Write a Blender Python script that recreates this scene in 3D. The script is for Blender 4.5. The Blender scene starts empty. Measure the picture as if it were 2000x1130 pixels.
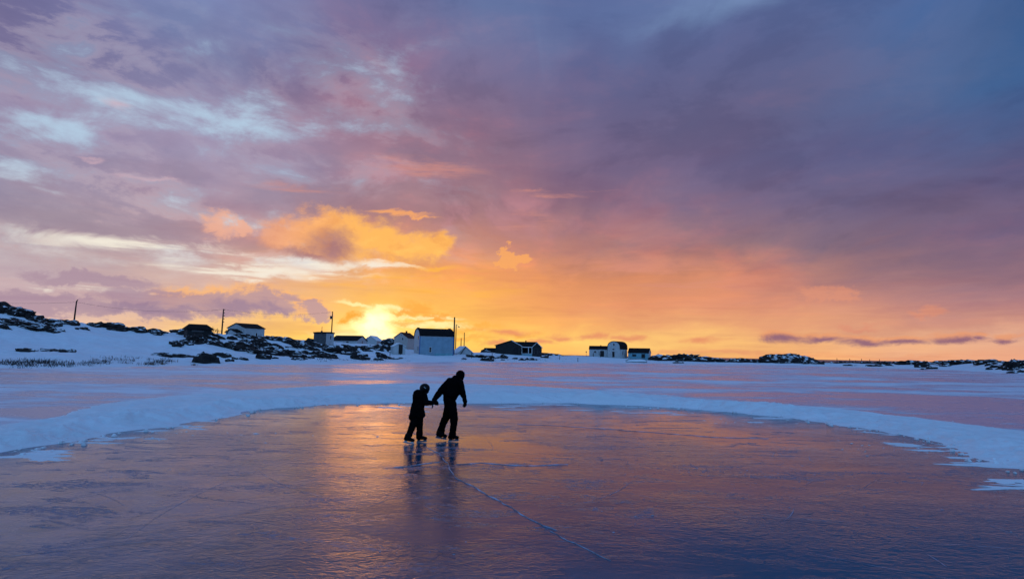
import bpy, bmesh, math, random
import numpy as np
from mathutils import Vector, Matrix, noise as mnoise

random.seed(7)
SC = bpy.context.scene
COL = SC.collection
R = math.radians

# ------------------------------------------------------------------ camera
CAM_H, FOC, PITCH, ROLL = 2.1, 1111.0, math.atan(126 / 1111.0), math.atan(0.018)
cam_d = bpy.data.cameras.new('camera')
cam_d.sensor_width = 36.0
cam_d.lens = 36.0 * FOC / 2000.0
cam_d.clip_start, cam_d.clip_end = 0.1, 60000.0
cam = bpy.data.objects.new('camera', cam_d)
COL.objects.link(cam)
CAM_ROT = Matrix.Rotation(math.pi / 2 + PITCH, 3, 'X') @ Matrix.Rotation(ROLL, 3, 'Z')
cam.matrix_world = Matrix.Translation((0, 0, CAM_H)) @ CAM_ROT.to_4x4()
SC.camera = cam


def ray(px, py):
    v = CAM_ROT @ Vector(((px - 1000) / FOC, -(py - 565) / FOC, -1.0))
    return v.normalized()


def P(px, py, depth):
    v = ray(px, py)
    return Vector((0, 0, CAM_H)) + v * (depth / v.y)


def G(px, py, z=0.0):
    v = ray(px, py)
    return Vector((0, 0, CAM_H)) + v * ((z - CAM_H) / v.z)


def azel(px, py):
    v = ray(px, py)
    return math.degrees(math.atan2(v.x, v.y)), math.degrees(math.asin(v.z))


def hor(px):
    return 691 + (px - 1000) * 0.018


def lin(c):
    f = lambda v: v / 12.92 if v <= 0.04045 else ((v + 0.055) / 1.055) ** 2.4
    return tuple(f(v / 255.0) for v in c[:3])


# ------------------------------------------------------------------ node helper
class NT:
    def __init__(self, tree):
        self.t = tree
        self.n = tree.nodes
        self.l = tree.links

    def put(self, sock, v):
        if v is None:
            return
        if isinstance(v, bpy.types.NodeSocket):
            self.l.new(v, sock)
        elif isinstance(v, (tuple, list)) and sock.type == 'RGBA' and len(v) == 3:
            sock.default_value = (*v, 1)
        else:
            sock.default_value = v

    def m(self, op, a, b=None, c=None, clamp=False):
        n = self.n.new('ShaderNodeMath')
        n.operation = op
        n.use_clamp = clamp
        for i, v in enumerate((a, b, c)):
            self.put(n.inputs[i], v)
        return n.outputs[0]

    def v(self, op, a, b=None):
        n = self.n.new('ShaderNodeVectorMath')
        n.operation = op
        self.put(n.inputs[0], a)
        if op == 'SCALE':
            self.put(n.inputs['Scale'], b)
        elif b is not None:
            self.put(n.inputs[1], b)
        return n.outputs['Value'] if op in ('LENGTH', 'DOT_PRODUCT', 'DISTANCE') else n.outputs[0]

    def xyz(self, x, y, z=0.0):
        n = self.n.new('ShaderNodeCombineXYZ')
        for i, q in enumerate((x, y, z)):
            self.put(n.inputs[i], q)
        return n.outputs[0]

    def sep(self, v):
        n = self.n.new('ShaderNodeSeparateXYZ')
        self.put(n.inputs[0], v)
        return n.outputs

    def mr(self, v, a, b, c=0.0, d=1.0, kind='SMOOTHSTEP'):
        n = self.n.new('ShaderNodeMapRange')
        n.interpolation_type = kind
        for i, q in enumerate((v, a, b, c, d)):
            self.put(n.inputs[i], q)
        return n.outputs[0]

    def noise(self, vec, scale, detail=4, rough=0.5, dist=0.0, lac=2.0, kind='FBM', color=False, dim='3D'):
        n = self.n.new('ShaderNodeTexNoise')
        n.noise_type = kind
        n.noise_dimensions = dim
        self.put(n.inputs['Vector'], vec)
        for k, q in (('Scale', scale), ('Detail', detail), ('Roughness', rough), ('Distortion', dist), ('Lacunarity', lac)):
            n.inputs[k].default_value = q
        return n.outputs['Color'] if color else n.outputs[0]

    def mix(self, f, a, b, kind='MIX'):
        n = self.n.new('ShaderNodeMix')
        n.data_type = 'RGBA'
        n.blend_type = kind
        self.put(n.inputs[0], f)
        self.put(n.inputs[6], a)
        self.put(n.inputs[7], b)
        return n.outputs[2]

    def map(self, vec, loc=(0, 0, 0), rot=(0, 0, 0), scale=(1, 1, 1)):
        n = self.n.new('ShaderNodeMapping')
        self.put(n.inputs[0], vec)
        n.inputs[1].default_value = loc
        n.inputs[2].default_value = rot
        n.inputs[3].default_value = scale
        return n.outputs[0]

    def ramp(self, f, stops, interp='LINEAR'):
        n = self.n.new('ShaderNodeValToRGB')
        cr = n.color_ramp
        cr.interpolation = interp
        while len(cr.elements) < len(stops):
            cr.elements.new(0.5)
        for e, (p, c) in zip(cr.elements, stops):
            e.position = p
            e.color = (*c, 1)
        self.put(n.inputs[0], f)
        return n.outputs[0]


# ------------------------------------------------------------------ sky
SUN_AZ, SUN_EL = azel(734, 638)
world = bpy.data.worlds.new('World')
SC.world = world
world.use_nodes = True
W = NT(world.node_tree)
W.n.clear()
gen = W.n.new('ShaderNodeTexCoord').outputs['Generated']
dirv = W.v('NORMALIZE', gen)
dx, dy, dz = W.sep(dirv)
az = W.m('MULTIPLY', W.m('ARCTAN2', dx, dy), 57.29578)
el = W.m('MULTIPLY', W.m('ARCSINE', dz), 57.29578)
up = W.m('MAXIMUM', dz, 0.0)
den = W.m('ADD', up, 0.11)
plane = W.xyz(W.m('DIVIDE', dx, den), W.m('DIVIDE', dy, den), 0.0)
ang = W.xyz(az, el, 0.0)

# cloud-deck noise: stretched along the wind, seen in perspective on a flat deck
D2 = dict(dim='2D')
pl = W.map(plane, rot=(0, 0, R(32)), scale=(1.0, 0.42, 1))
nA = W.noise(pl, 1.15, 5, 0.56, 0.5, **D2)
nAc = W.noise(pl, 0.75, 4, 0.55, 0.0, color=True, **D2)
pl2 = W.map(plane, loc=(3.1, 7.7, 0), rot=(0, 0, R(70)), scale=(1.0, 0.34, 1))
nB = W.noise(pl2, 1.9, 5, 0.58, 0.5, **D2)
nF = W.noise(W.map(ang, scale=(0.16, 0.42, 1)), 1.0, 5, 0.60, 0.35, color=True, **D2)     # ragged edges
nP = W.noise(W.map(ang, loc=(4, 9, 0), scale=(0.30, 0.48, 1)), 1.0, 6, 0.64, 0.2, color=True, **D2)   # puffy edges
nS = W.noise(W.map(ang, loc=(11, 3, 0), rot=(0, 0, R(4)), scale=(0.060, 0.80, 1)), 1.0, 7, 0.62, 0.15, **D2)  # thin level streaks
nT = W.noise(W.map(ang, loc=(2, 8, 0), rot=(0, 0, R(19)), scale=(0.055, 0.22, 1)), 1.0, 6, 0.58, 0.2, **D2)  # long slanting sheets
nG = W.noise(W.map(ang, loc=(7, 1, 0), rot=(0, 0, R(13)), scale=(0.095, 0.22, 1)), 1.0, 8, 0.62, 0.2, **D2)  # broken deck with openings
nQ = W.noise(W.map(ang, loc=(1, 5, 0), scale=(0.42, 0.60, 1)), 1.0, 6, 0.62, 0.1, **D2)  # billows

HALF = (0.5, 0.5, 0.5)
offA = W.v('MULTIPLY', W.v('SUBTRACT', nAc, HALF), (26.0, 13.0, 0))
offA = W.v('SCALE', offA, W.mr(el, 0.0, 24.0, 0.10, 1.0, 'LINEAR'))
offF = W.v('MULTIPLY', W.v('SUBTRACT', nF, HALF), (4.5, 2.0, 0))
angW = W.v('ADD', W.v('ADD', ang, offA), offF)
angF = W.v('ADD', ang, W.v('MULTIPLY', W.v('SUBTRACT', nF, HALF), (6.0, 2.6, 0)))
angP = W.v('ADD', ang, W.v('MULTIPLY', W.v('SUBTRACT', nP, HALF), (4.2, 3.2, 0)))
angL = W.v('ADD', ang, W.v('MULTIPLY', W.v('SUBTRACT', nP, HALF), (5.0, 0.9, 0)))

# overall colours of the dusk, by direction (columns and rows of measured tones)
CX = [0, 200, 400, 600, 800, 1000, 1200, 1400, 1600, 1800, 2000]
CY = [0, 100, 200, 300, 400, 480, 540, 590, 630, 660, 690]
CT = [
    [(118, 115, 158), (120, 127, 175), (122, 135, 182), (116, 114, 155), (108, 108, 150), (100, 118, 162), (92, 108, 155), (98, 118, 165), (88, 103, 150), (72, 102, 155), (60, 92, 145)],
    [(130, 125, 170), (128, 126, 170), (128, 130, 175), (130, 113, 152), (130, 112, 150), (116, 118, 160), (95, 104, 150), (92, 100, 146), (88, 100, 146), (78, 101, 150), (63, 96, 150)],
    [(155, 143, 182), (158, 150, 188), (152, 146, 186), (152, 126, 158), (147, 120, 150), (138, 114, 146), (110, 104, 146), (98, 99, 142), (90, 97, 142), (84, 98, 146), (74, 98, 150)],
    [(130, 135, 180), (150, 135, 170), (158, 150, 185), (155, 145, 180), (156, 130, 155), (143, 114, 141), (115, 103, 144), (101, 95, 138), (95, 94, 138), (94, 93, 138), (90, 93, 140)],
    [(170, 158, 182), (172, 154, 176), (175, 152, 172), (168, 136, 155), (168, 130, 146), (155, 117, 138), (132, 107, 138), (116, 99, 136), (110, 97, 133), (105, 91, 129), (104, 91, 131)],
    [(188, 173, 186), (188, 167, 180), (184, 152, 164), (200, 146, 142), (212, 150, 128), (194, 133, 124), (170, 123, 130), (146, 114, 130), (131, 108, 131), (125, 101, 129), (124, 101, 131)],
    [(195, 175, 185), (196, 174, 180), (210, 180, 172), (240, 180, 135), (246, 172, 100), (234, 152, 102), (226, 147, 108), (206, 138, 119), (182, 129, 125), (156, 117, 126), (142, 110, 130)],
    [(205, 178, 182), (200, 172, 176), (212, 172, 165), (245, 188, 115), (252, 188, 86), (240, 160, 97), (230, 149, 108), (222, 145, 114), (206, 138, 118), (184, 129, 124), (166, 121, 131)],
    [(228, 192, 180), (232, 192, 168), (246, 196, 140), (252, 200, 105), (255, 203, 90), (246, 171, 92), (236, 159, 106), (230, 156, 116), (220, 150, 120), (205, 142, 124), (190, 134, 127)],
    [(238, 195, 165), (245, 200, 150), (252, 205, 125), (255, 208, 100), (255, 218, 100), (255, 202, 98), (255, 206, 118), (253, 196, 120), (242, 181, 128), (234, 180, 143), (227, 174, 148)],
    [(240, 190, 150), (245, 195, 140), (250, 200, 120), (255, 205, 105), (255, 205, 100), (250, 184, 98), (255, 198, 112), (250, 185, 110), (248, 179, 119), (240, 172, 130), (235, 168, 135)],
]
CTL = np.array([[lin(c) for c in row] for row in CT])


def table(px, py):
    px = min(max(px, 0), 2000)
    py = min(max(py, 0), 690)
    i = min(max(int(np.searchsorted(CX, px)) - 1, 0), len(CX) - 2)
    j = min(max(int(np.searchsorted(CY, py)) - 1, 0), len(CY) - 2)
    a = (px - CX[i]) / (CX[i + 1] - CX[i])
    b = (py - CY[j]) / (CY[j + 1] - CY[j])
    return (CTL[j, i] * (1 - a) + CTL[j, i + 1] * a) * (1 - b) + (CTL[j + 1, i] * (1 - a) + CTL[j + 1, i + 1] * a) * b


def pix(a, e):
    a, e = R(a), R(e)
    v = CAM_ROT.transposed() @ Vector((math.sin(a) * math.cos(e), math.cos(a) * math.cos(e), math.sin(e)))
    return 1000 + FOC * v.x / -v.z, 565 - FOC * v.y / -v.z


ELS = [0.0, 1.5, 3.0, 5.0, 7.5, 10.5, 14.0, 18.0, 22.5, 27.5, 33.0]
AZS = [-44 + 5.5 * k for k in range(17)]
wx, wy, _ = W.sep(angW)
t_az = W.m('DIVIDE', W.m('ADD', wx, 50.0), 100.0, clamp=True)
sky = None
for j, e in enumerate(ELS):
    c = W.ramp(t_az, [((a + 50.0) / 100.0, tuple(table(*pix(a, e)))) for a in AZS], 'B_SPLINE')
    sky = c if sky is None else W.mix(W.mr(wy, ELS[j - 1], e, kind='LINEAR'), sky, c)
# clear blue dusk overhead and away from the sunset
ZEN = lin((86, 112, 170))
BACK = (0.170, 0.400, 0.780)
away = W.mr(W.m('ABSOLUTE', az), 46.0, 105.0)
high = W.mr(el, 30.0, 60.0)
plain_sky = W.mix(away, ZEN, W.mix(W.mr(el, 0.0, 50.0), (0.230, 0.400, 0.700), BACK))
plain_fac = W.m('MAXIMUM', away, high)


def blobs(vec, items, lo=0.0, hi=0.55):
    out = None
    for px, py, rx, ry in items:
        a, e = azel(px, py)
        a2, _ = azel(px + rx, py)
        _, e2 = azel(px, py - ry)
        d = W.v('LENGTH', W.v('MULTIPLY', W.v('SUBTRACT', vec, (a, e, 0)), (1 / abs(a2 - a), 1 / abs(e2 - e), 0)))
        f = W.mr(d, 1.0 - lo, 1.0 - hi)
        out = f if out is None else W.m('MAXIMUM', out, f)
    return out


def over(mask, col, amt=1.0):
    global sky
    if amt != 1.0:
        mask = W.m('MULTIPLY', mask, amt)
    sky = W.mix(mask, sky, col if isinstance(col, bpy.types.NodeSocket) else lin(col))


# greyer, warmer middle of the deck
sky = W.mix(W.m('MULTIPLY', W.mr(el, 3.0, 9.0), W.mr(el, 34.0, 20.0)), sky, W.mix(1.0, sky, (0.97, 0.94, 0.86), 'MULTIPLY'))
# thick / thin modulation of the deck
infront = W.mr(W.m('ABSOLUTE', az), 100.0, 60.0)
thick = W.m('MULTIPLY', W.mr(nA, 0.50, 0.72), infront)
thin = W.m('MULTIPLY', W.mr(nA, 0.50, 0.30), infront)
hi_el = W.mr(el, 4.0, 16.0)
sky = W.mix(W.m('MULTIPLY', W.m('MULTIPLY', thick, hi_el), 0.34), sky, W.mix(1.0, sky, (0.74, 0.62, 0.74), 'MULTIPLY'))
sky = W.mix(W.m('MULTIPLY', W.m('MULTIPLY', thin, hi_el), 0.32), sky, W.mix(1.0, sky, (1.10, 1.32, 1.36), 'MULTIPLY'))
nM = W.noise(W.map(ang, loc=(3, 4, 0), rot=(0, 0, R(-8)), scale=(0.055, 0.125, 1)), 1.0, 7, 0.60, 0.25, **D2)   # soft billows over the whole deck
mid = W.m('MULTIPLY', W.m('MULTIPLY', W.mr(el, 4.0, 10.0), W.mr(az, -30.0, -8.0, 0.35, 1.0)), infront)
sky = W.mix(W.m('MULTIPLY', W.m('MULTIPLY', W.mr(nM, 0.51, 0.64), mid), 0.75), sky, W.mix(1.0, sky, (0.80, 0.82, 0.86), 'MULTIPLY'))
sky = W.mix(W.m('MULTIPLY', W.m('MULTIPLY', W.mr(nM, 0.50, 0.37), mid), 0.75), sky, W.mix(1.0, sky, (1.26, 1.08, 1.02), 'MULTIPLY'))
band = W.m('MULTIPLY', W.mr(el, 30.0, 12.0), infront)
sky = W.mix(W.m('MULTIPLY', W.m('MULTIPLY', W.mr(nT, 0.50, 0.74), band), 0.45), sky, W.mix(1.0, sky, (0.80, 0.70, 0.80), 'MULTIPLY'))
sky = W.mix(W.m('MULTIPLY', W.m('MULTIPLY', W.mr(nT, 0.50, 0.28), band), 0.45), sky, W.mix(1.0, sky, (1.16, 1.20, 1.18), 'MULTIPLY'))
band2 = W.m('MULTIPLY', W.m('MULTIPLY', W.mr(el, 20.0, 9.0), W.mr(el, 1.0, 4.0)), infront)
sky = W.mix(W.m('MULTIPLY', W.m('MULTIPLY', W.mr(nS, 0.48, 0.30), band2), 0.35), sky, W.mix(1.0, sky, (1.16, 1.08, 1.0), 'MULTIPLY'))

# blue patches high up
over(W.m('MULTIPLY', blobs(angW, [(1085, 85, 170, 110), (1440, 10, 200, 60), (400, 0, 280, 90)], 0, 1.0), W.mr(nB, 0.34, 0.66)), (128, 156, 196), 0.5)
# broken deck on the left: pale openings, lit edges, shaded undersides
leftm = W.m('MULTIPLY', W.mr(az, 2.0, -16.0), W.m('MULTIPLY', W.mr(el, 5.0, 9.0), W.mr(el, 33.0, 24.0)))
bias = blobs(angF, [(330, 215, 330, 60), (120, 258, 260, 34), (560, 218, 260, 70), (40, 335, 150, 26), (560, 330, 110, 42), (640, 250, 190, 46), (625, 160, 70, 40),
                    (230, 418, 110, 22), (340, 408, 150, 34), (450, 430, 70, 34), (200, 478, 330, 34), (420, 505, 330, 34), (120, 378, 90, 20)], 0, 1.0)
dark = blobs(angF, [(40, 290, 170, 34), (160, 312, 260, 26), (330, 340, 230, 24), (150, 440, 260, 26), (440, 470, 200, 34), (220, 530, 260, 30), (660, 385, 300, 26), (760, 290, 300, 40)], 0, 1.0)
fld = W.m('ADD', nG, W.m('MULTIPLY', W.m('SUBTRACT', bias, dark), 0.15))
und = W.m('MULTIPLY', W.mr(fld, 0.52, 0.32), leftm)
over(W.m('MULTIPLY', und, 0.42), W.mix(1.0, sky, (0.74, 0.74, 0.82), 'MULTIPLY'))
lit = W.m('MULTIPLY', W.m('MULTIPLY', W.mr(fld, 0.44, 0.52), W.mr(fld, 0.62, 0.54)), leftm)
over(W.m('MULTIPLY', lit, W.mr(nB, 0.40, 0.62)), W.mix(W.mr(el, 5.0, 18.0), lin((226, 186, 178)), lin((184, 172, 190))), 0.34)
gapc = W.mix(W.mr(el, 6.0, 16.0), lin((232, 232, 228)), lin((178, 202, 224)))
over(W.m('MULTIPLY', W.mr(fld, 0.50, 0.84), leftm), gapc, 0.95)
# rose tufts
over(W.m('MULTIPLY', blobs(angW, [(780, 325, 260, 60), (640, 180, 230, 70), (850, 110, 180, 60), (700, 380, 260, 40), (1000, 420, 330, 60)], 0, 0.9), W.mr(nB, 0.46, 0.66)), (196, 138, 148), 0.6)
over(blobs(angF, [(225, 207, 46, 20), (180, 309, 60, 8), (300, 353, 80, 7)], 0, 1.0), (212, 176, 186), 0.55)
over(W.m('MULTIPLY', blobs(angF, [(1080, 375, 120, 10), (830, 330, 150, 28), (1020, 432, 130, 26), (1350, 545, 260, 38), (1240, 520, 200, 30), (600, 372, 140, 14)], 0, 0.9), W.mr(nS, 0.42, 0.6)), (222, 146, 126), 0.5)
# level bright slits
over(W.m('MULTIPLY', blobs(angF, [(260, 478, 240, 24), (460, 530, 260, 20), (620, 538, 170, 9), (560, 512, 260, 14), (760, 520, 90, 9), (120, 557, 190, 12)], 0, 0.8), W.mr(nS, 0.38, 0.60)), (246, 238, 220), 0.92)
over(W.m('MULTIPLY', blobs(angF, [(860, 525, 120, 10), (740, 552, 200, 16), (880, 560, 220, 24)], 0, 0.9), W.mr(nS, 0.36, 0.6)), (255, 182, 70), 0.8)

# sunset glow (bright enough to burn out like the photograph)
sa, se = SUN_AZ, SUN_EL
gd = W.v('SUBTRACT', angF, (sa, se, 0))
g1 = W.v('LENGTH', W.v('MULTIPLY', gd, (1 / 9.5, 1 / 3.4, 0)))
g2 = W.v('LENGTH', W.v('MULTIPLY', gd, (1 / 4.8, 1 / 2.5, 0)))
g3 = W.v('LENGTH', W.v('MULTIPLY', W.v('SUBTRACT', angP, (sa, se, 0)), (1 / 2.4, 1 / 2.6, 0)))
sky = W.mix(W.m('MULTIPLY', W.mr(g1, 1.0, 0.0), 0.65), sky, (1.10, 0.58, 0.15))
sky = W.mix(W.m('MULTIPLY', W.mr(g2, 1.0, 0.0), 0.80), sky, (1.45, 1.16, 0.55))
over(W.m('MULTIPLY', blobs(angF, [(690, 592, 55, 7), (760, 600, 60, 10), (830, 622, 90, 8), (860, 640, 120, 10), (660, 650, 70, 10)], 0, 0.8), 1.0), (255, 240, 170), 0.85)

# big lit cumulus with its shaded core
cum = blobs(angP, [(545, 462, 60, 42), (610, 455, 75, 55), (630, 432, 45, 34), (690, 460, 85, 48), (745, 470, 70, 50), (800, 480, 75, 38), (850, 478, 42, 30), (640, 490, 120, 32)], -0.45, 1.0)
bil = W.m('MULTIPLY', W.m('SUBTRACT', nQ, 0.5), 0.9)


def billow(f, lo, hi):
    return W.m('MULTIPLY', W.mr(W.m('ADD', f, bil), lo, hi), W.mr(f, 0.02, 0.25))


cum = billow(cum, 0.10, 0.86)
cum = W.m('MULTIPLY', cum, W.mr(az, azel(470, 0)[0], azel(640, 0)[0], 0.55, 1.0))
cumc = W.mix(W.mr(az, azel(530, 0)[0], azel(760, 0)[0]), lin((240, 164, 120)), (1.0, 0.48, 0.11))
cumc = W.mix(blobs(angP, [(650, 484, 74, 48), (600, 500, 120, 28)], -0.1, 1.0), cumc, lin((168, 118, 120)))
cumc = W.mix(W.m('MULTIPLY', W.mr(el, azel(640, 495)[1], azel(640, 522)[1]), W.mr(az, azel(720, 0)[0], azel(640, 0)[0])), cumc, lin((196, 146, 140)))
pc = W.sep(nP)
cumc = W.mix(W.m('MULTIPLY', W.mr(pc[0], 0.50, 0.30), 0.55), cumc, W.mix(1.0, cumc, (0.84, 0.72, 0.80), 'MULTIPLY'))
cumc = W.mix(W.m('MULTIPLY', W.mr(pc[1], 0.50, 0.72), 0.5), cumc, W.mix(1.0, cumc, (1.10, 1.18, 1.25), 'MULTIPLY'))
sky = W.mix(W.m('MULTIPLY', cum, W.mr(el, azel(640, 526)[1], azel(640, 500)[1])), sky, cumc)
over(billow(blobs(angP, [(425, 438, 54, 30), (470, 446, 26, 16)], -0.35, 0.8), 0.25, 1.0), (238, 174, 146), 0.85)
over(billow(blobs(angP, [(985, 497, 28, 18), (1012, 506, 30, 12), (968, 510, 20, 10)], -0.35, 0.8), 0.30, 0.6), (248, 168, 96), 0.85)
over(blobs(angF, [(780, 416, 80, 9), (820, 424, 60, 5)], -0.05, 0.8), (252, 170, 100), 0.8)
over(blobs(angP, [(1600, 575, 60, 17), (1650, 578, 40, 15), (1820, 605, 42, 20), (1790, 612, 40, 12), (1660, 640, 60, 10)], -0.05, 0.7), (222, 146, 118), 0.75)

# dark cloud bank low on the left, lit along its top
bank = [(90, 592, 190, 24), (300, 582, 130, 22), (270, 606, 200, 20), (420, 592, 130, 26), (500, 588, 80, 32), (550, 596, 50, 24), (612, 612, 34, 20), (180, 548, 150, 20)]
over(blobs(W.v('ADD', angP, (0.2, -0.45, 0)), bank[3:7], -0.1, 0.5), (250, 182, 116), 0.85)
over(billow(blobs(angP, bank, -0.35, 0.8), 0.20, 0.78), (170, 142, 160), 0.8)
over(blobs(angP, [(470, 600, 100, 20), (300, 605, 140, 16), (540, 605, 50, 14)], -0.1, 0.9), (148, 124, 152), 0.8)

# small clouds around the sun
g4 = W.m('MULTIPLY', W.mr(g3, 1.0, 0.0), W.mr(nQ, 0.25, 0.55))
sky = W.mix(W.m('MULTIPLY', g4, 0.8), sky, (1.9, 1.6, 0.85))
over(blobs(angP, [(692, 616, 28, 16), (675, 624, 24, 12)], -0.1, 0.8), (238, 160, 52), 0.9)
over(blobs(angP, [(820, 602, 42, 15), (790, 607, 40, 9), (850, 612, 40, 9)], -0.1, 0.8), (250, 168, 70), 0.9)
over(blobs(angP, [(790, 632, 50, 10), (930, 640, 90, 12), (1000, 655, 80, 9), (900, 660, 60, 9)], -0.1, 1.0), (250, 172, 74), 0.75)

# low bars of cloud towards the right
rightc = [(1530, 662, 52, 11), (1600, 664, 70, 9), (1690, 668, 80, 9), (1760, 667, 60, 8), (1850, 664, 70, 10), (1905, 660, 36, 6), (1975, 664, 44, 9)]
over(blobs(W.v('ADD', angL, (0.0, -0.30, 0)), rightc, -0.1, 0.7), (232, 152, 108), 0.7)
over(blobs(angL, rightc, -0.1, 0.9), (150, 106, 122), 1.0)
over(blobs(angL, [(1160, 658, 40, 9), (1230, 660, 60, 8), (1370, 664, 60, 9), (1100, 660, 40, 9), (1060, 668, 46, 8), (1000, 650, 60, 8), (960, 668, 40, 7)], -0.1, 0.9), (228, 142, 104), 0.85)
over(W.m('MULTIPLY', blobs(angF, [(1500, 690, 600, 9), (900, 690, 400, 8)], -0.1, 0.9), W.mr(nS, 0.40, 0.62)), (238, 158, 112), 0.6)
over(W.m('MULTIPLY', W.mr(el, 12.0, 2.0), W.m('MULTIPLY', W.mr(nS, 0.50, 0.70), infront)), W.mix(1.0, sky, (0.84, 0.78, 0.90), 'MULTIPLY'), 0.6)

# physical clear-sky light behind the cloud
nis = W.n.new('ShaderNodeTexSky')
nis.sky_type = 'NISHITA'
nis.sun_disc = False
nis.sun_elevation = R(max(SUN_EL, 1.0))
nis.sun_rotation = R(SUN_AZ)
nis.air_density, nis.dust_density, nis.ozone_density = 1.0, 1.0, 2.0
bg = W.n.new('ShaderNodeBackground')
W.put(bg.inputs[0], sky)
bg2 = W.n.new('ShaderNodeBackground')
W.put(bg2.inputs[0], plain_sky)
bg3 = W.n.new('ShaderNodeBackground')
W.put(bg3.inputs[0], nis.outputs[0])
bg3.inputs[1].default_value = 0.004
mixs = W.n.new('ShaderNodeMixShader')
W.put(mixs.inputs[0], plain_fac)
W.l.new(bg.outputs[0], mixs.inputs[1])
W.l.new(bg2.outputs[0], mixs.inputs[2])
adds = W.n.new('ShaderNodeAddShader')
W.l.new(mixs.outputs[0], adds.inputs[0])
W.l.new(bg3.outputs[0], adds.inputs[1])
wo = W.n.new('ShaderNodeOutputWorld')
W.l.new(adds.outputs[0], wo.inputs[0])

# ------------------------------------------------------------------ sun: low, veiled, just over the land
sun_d = bpy.data.lights.new('sun', 'SUN')
sun_d.energy = 0.06
sun_d.angle = R(9.0)
sun_d.color = (1.0, 0.32, 0.08)
sun = bpy.data.objects.new('sun', sun_d)
COL.objects.link(sun)
sdir = Vector((math.sin(R(SUN_AZ)) * math.cos(R(SUN_EL)), math.cos(R(SUN_AZ)) * math.cos(R(SUN_EL)), math.sin(R(SUN_EL))))
sun.rotation_euler = sdir.to_track_quat('Z', 'Y').to_euler()
sun.location = (-30, 20, 30)

vs = SC.view_settings
vs.view_transform = 'Standard'
vs.look = 'None'
vs.exposure, vs.gamma = 0.0, 1.0
vs.use_curve_mapping = False

SC.cycles.use_adaptive_sampling = True
SC.cycles.adaptive_threshold = 0.015
SC.cycles.adaptive_min_samples = 6
SC.cycles.use_denoising = True
SC.cycles.max_bounces = 3
SC.cycles.diffuse_bounces = 1
SC.cycles.glossy_bounces = 2
world.cycles.sampling_method = 'MANUAL'
world.cycles.sample_map_resolution = 512

# ------------------------------------------------------------------ scene helpers


def link(o, parent=None):
    COL.objects.link(o)
    if parent is not None:
        o.parent = parent
    return o


def tag(o, label=None, cat=None, group=None, kind=None):
    for k, v in (('label', label), ('category', cat), ('group', group), ('kind', kind)):
        if v:
            o[k] = v
    return o


def mesh_obj(name, verts, faces, mat, parent=None, smooth=False):
    me = bpy.data.meshes.new(name)
    me.from_pydata([tuple(v) for v in verts], [], faces)
    me.update()
    if smooth:
        me.shade_smooth()
    me.materials.append(mat)
    return link(bpy.data.objects.new(name, me), parent)


def grid_obj(name, V, mat, parent=None, smooth=True, close=False):
    n, m = V.shape[:2]
    idx = np.arange(n * m).reshape(n, m)
    if close:
        idx = np.vstack([idx, idx[:1]])
    q = np.stack([idx[:-1, :-1], idx[:-1, 1:], idx[1:, 1:], idx[1:, :-1]], -1).reshape(-1, 4)
    me = bpy.data.meshes.new(name)
    me.from_pydata(V.reshape(-1, 3).tolist(), [], q.tolist())
    me.update()
    if smooth:
        me.shade_smooth()
    me.materials.append(mat)
    return link(bpy.data.objects.new(name, me), parent)


def empty(name, loc, rz=0.0):
    o = bpy.data.objects.new(name, None)
    o.location = loc
    o.rotation_euler = (0, 0, rz)
    o.empty_display_size = 0.3
    return link(o)


class MB:
    def __init__(self):
        self.v, self.f = [], []

    def add(self, vs, fs):
        b = len(self.v)
        self.v += [Vector(q) for q in vs]
        self.f += [tuple(b + i for i in f) for f in fs]
        return self

    def box(self, x0, x1, y0, y1, z0, z1):
        return self.add([(x0, y0, z0), (x1, y0, z0), (x1, y1, z0), (x0, y1, z0), (x0, y0, z1), (x1, y0, z1), (x1, y1, z1), (x0, y1, z1)],
                        [(0, 3, 2, 1), (4, 5, 6, 7), (0, 1, 5, 4), (1, 2, 6, 5), (2, 3, 7, 6), (3, 0, 4, 7)])

    def prism(self, prof, a0, a1, axis='x'):
        """profile of (u, z) extruded from a0 to a1 along x (u = y) or y (u = x)"""
        n = len(prof)
        mk = (lambda a, u, z: (a, u, z)) if axis == 'x' else (lambda a, u, z: (u, a, z))
        vs = [mk(a0, u, z) for u, z in prof] + [mk(a1, u, z) for u, z in prof]
        fs = [tuple(range(n - 1, -1, -1)), tuple(range(n, 2 * n))] + [(i, (i + 1) % n, n + (i + 1) % n, n + i) for i in range(n)]
        return self.add(vs, fs)

    def tube(self, pts, rad, seg=8):
        pts = [Vector(p) for p in pts]
        rs = rad if isinstance(rad, (list, tuple)) else [rad] * len(pts)
        rings = []
        for i, p in enumerate(pts):
            t = (pts[min(i + 1, len(pts) - 1)] - pts[max(i - 1, 0)]).normalized()
            a = t.orthogonal().normalized() if abs(t.z) > 0.9 else t.cross(Vector((0, 0, 1))).normalized()
            b = t.cross(a)
            rings.append([p + (a * math.cos(k * 2 * math.pi / seg) + b * math.sin(k * 2 * math.pi / seg)) * rs[i] for k in range(seg)])
        vs = [q for r_ in rings for q in r_]
        fs = [tuple(range(seg - 1, -1, -1)), tuple(range((len(pts) - 1) * seg, len(pts) * seg))]
        for i in range(len(pts) - 1):
            for k in range(seg):
                fs.append((i * seg + k, i * seg + (k + 1) % seg, (i + 1) * seg + (k + 1) % seg, (i + 1) * seg + k))
        return self.add(vs, fs)

    def build(self, name, mat, parent=None, smooth=False):
        o = mesh_obj(name, self.v, self.f, mat, parent, smooth)
        bm = bmesh.new()
        bm.from_mesh(o.data)
        bmesh.ops.recalc_face_normals(bm, faces=bm.faces)
        bm.to_mesh(o.data)
        bm.free()
        return o


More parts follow.
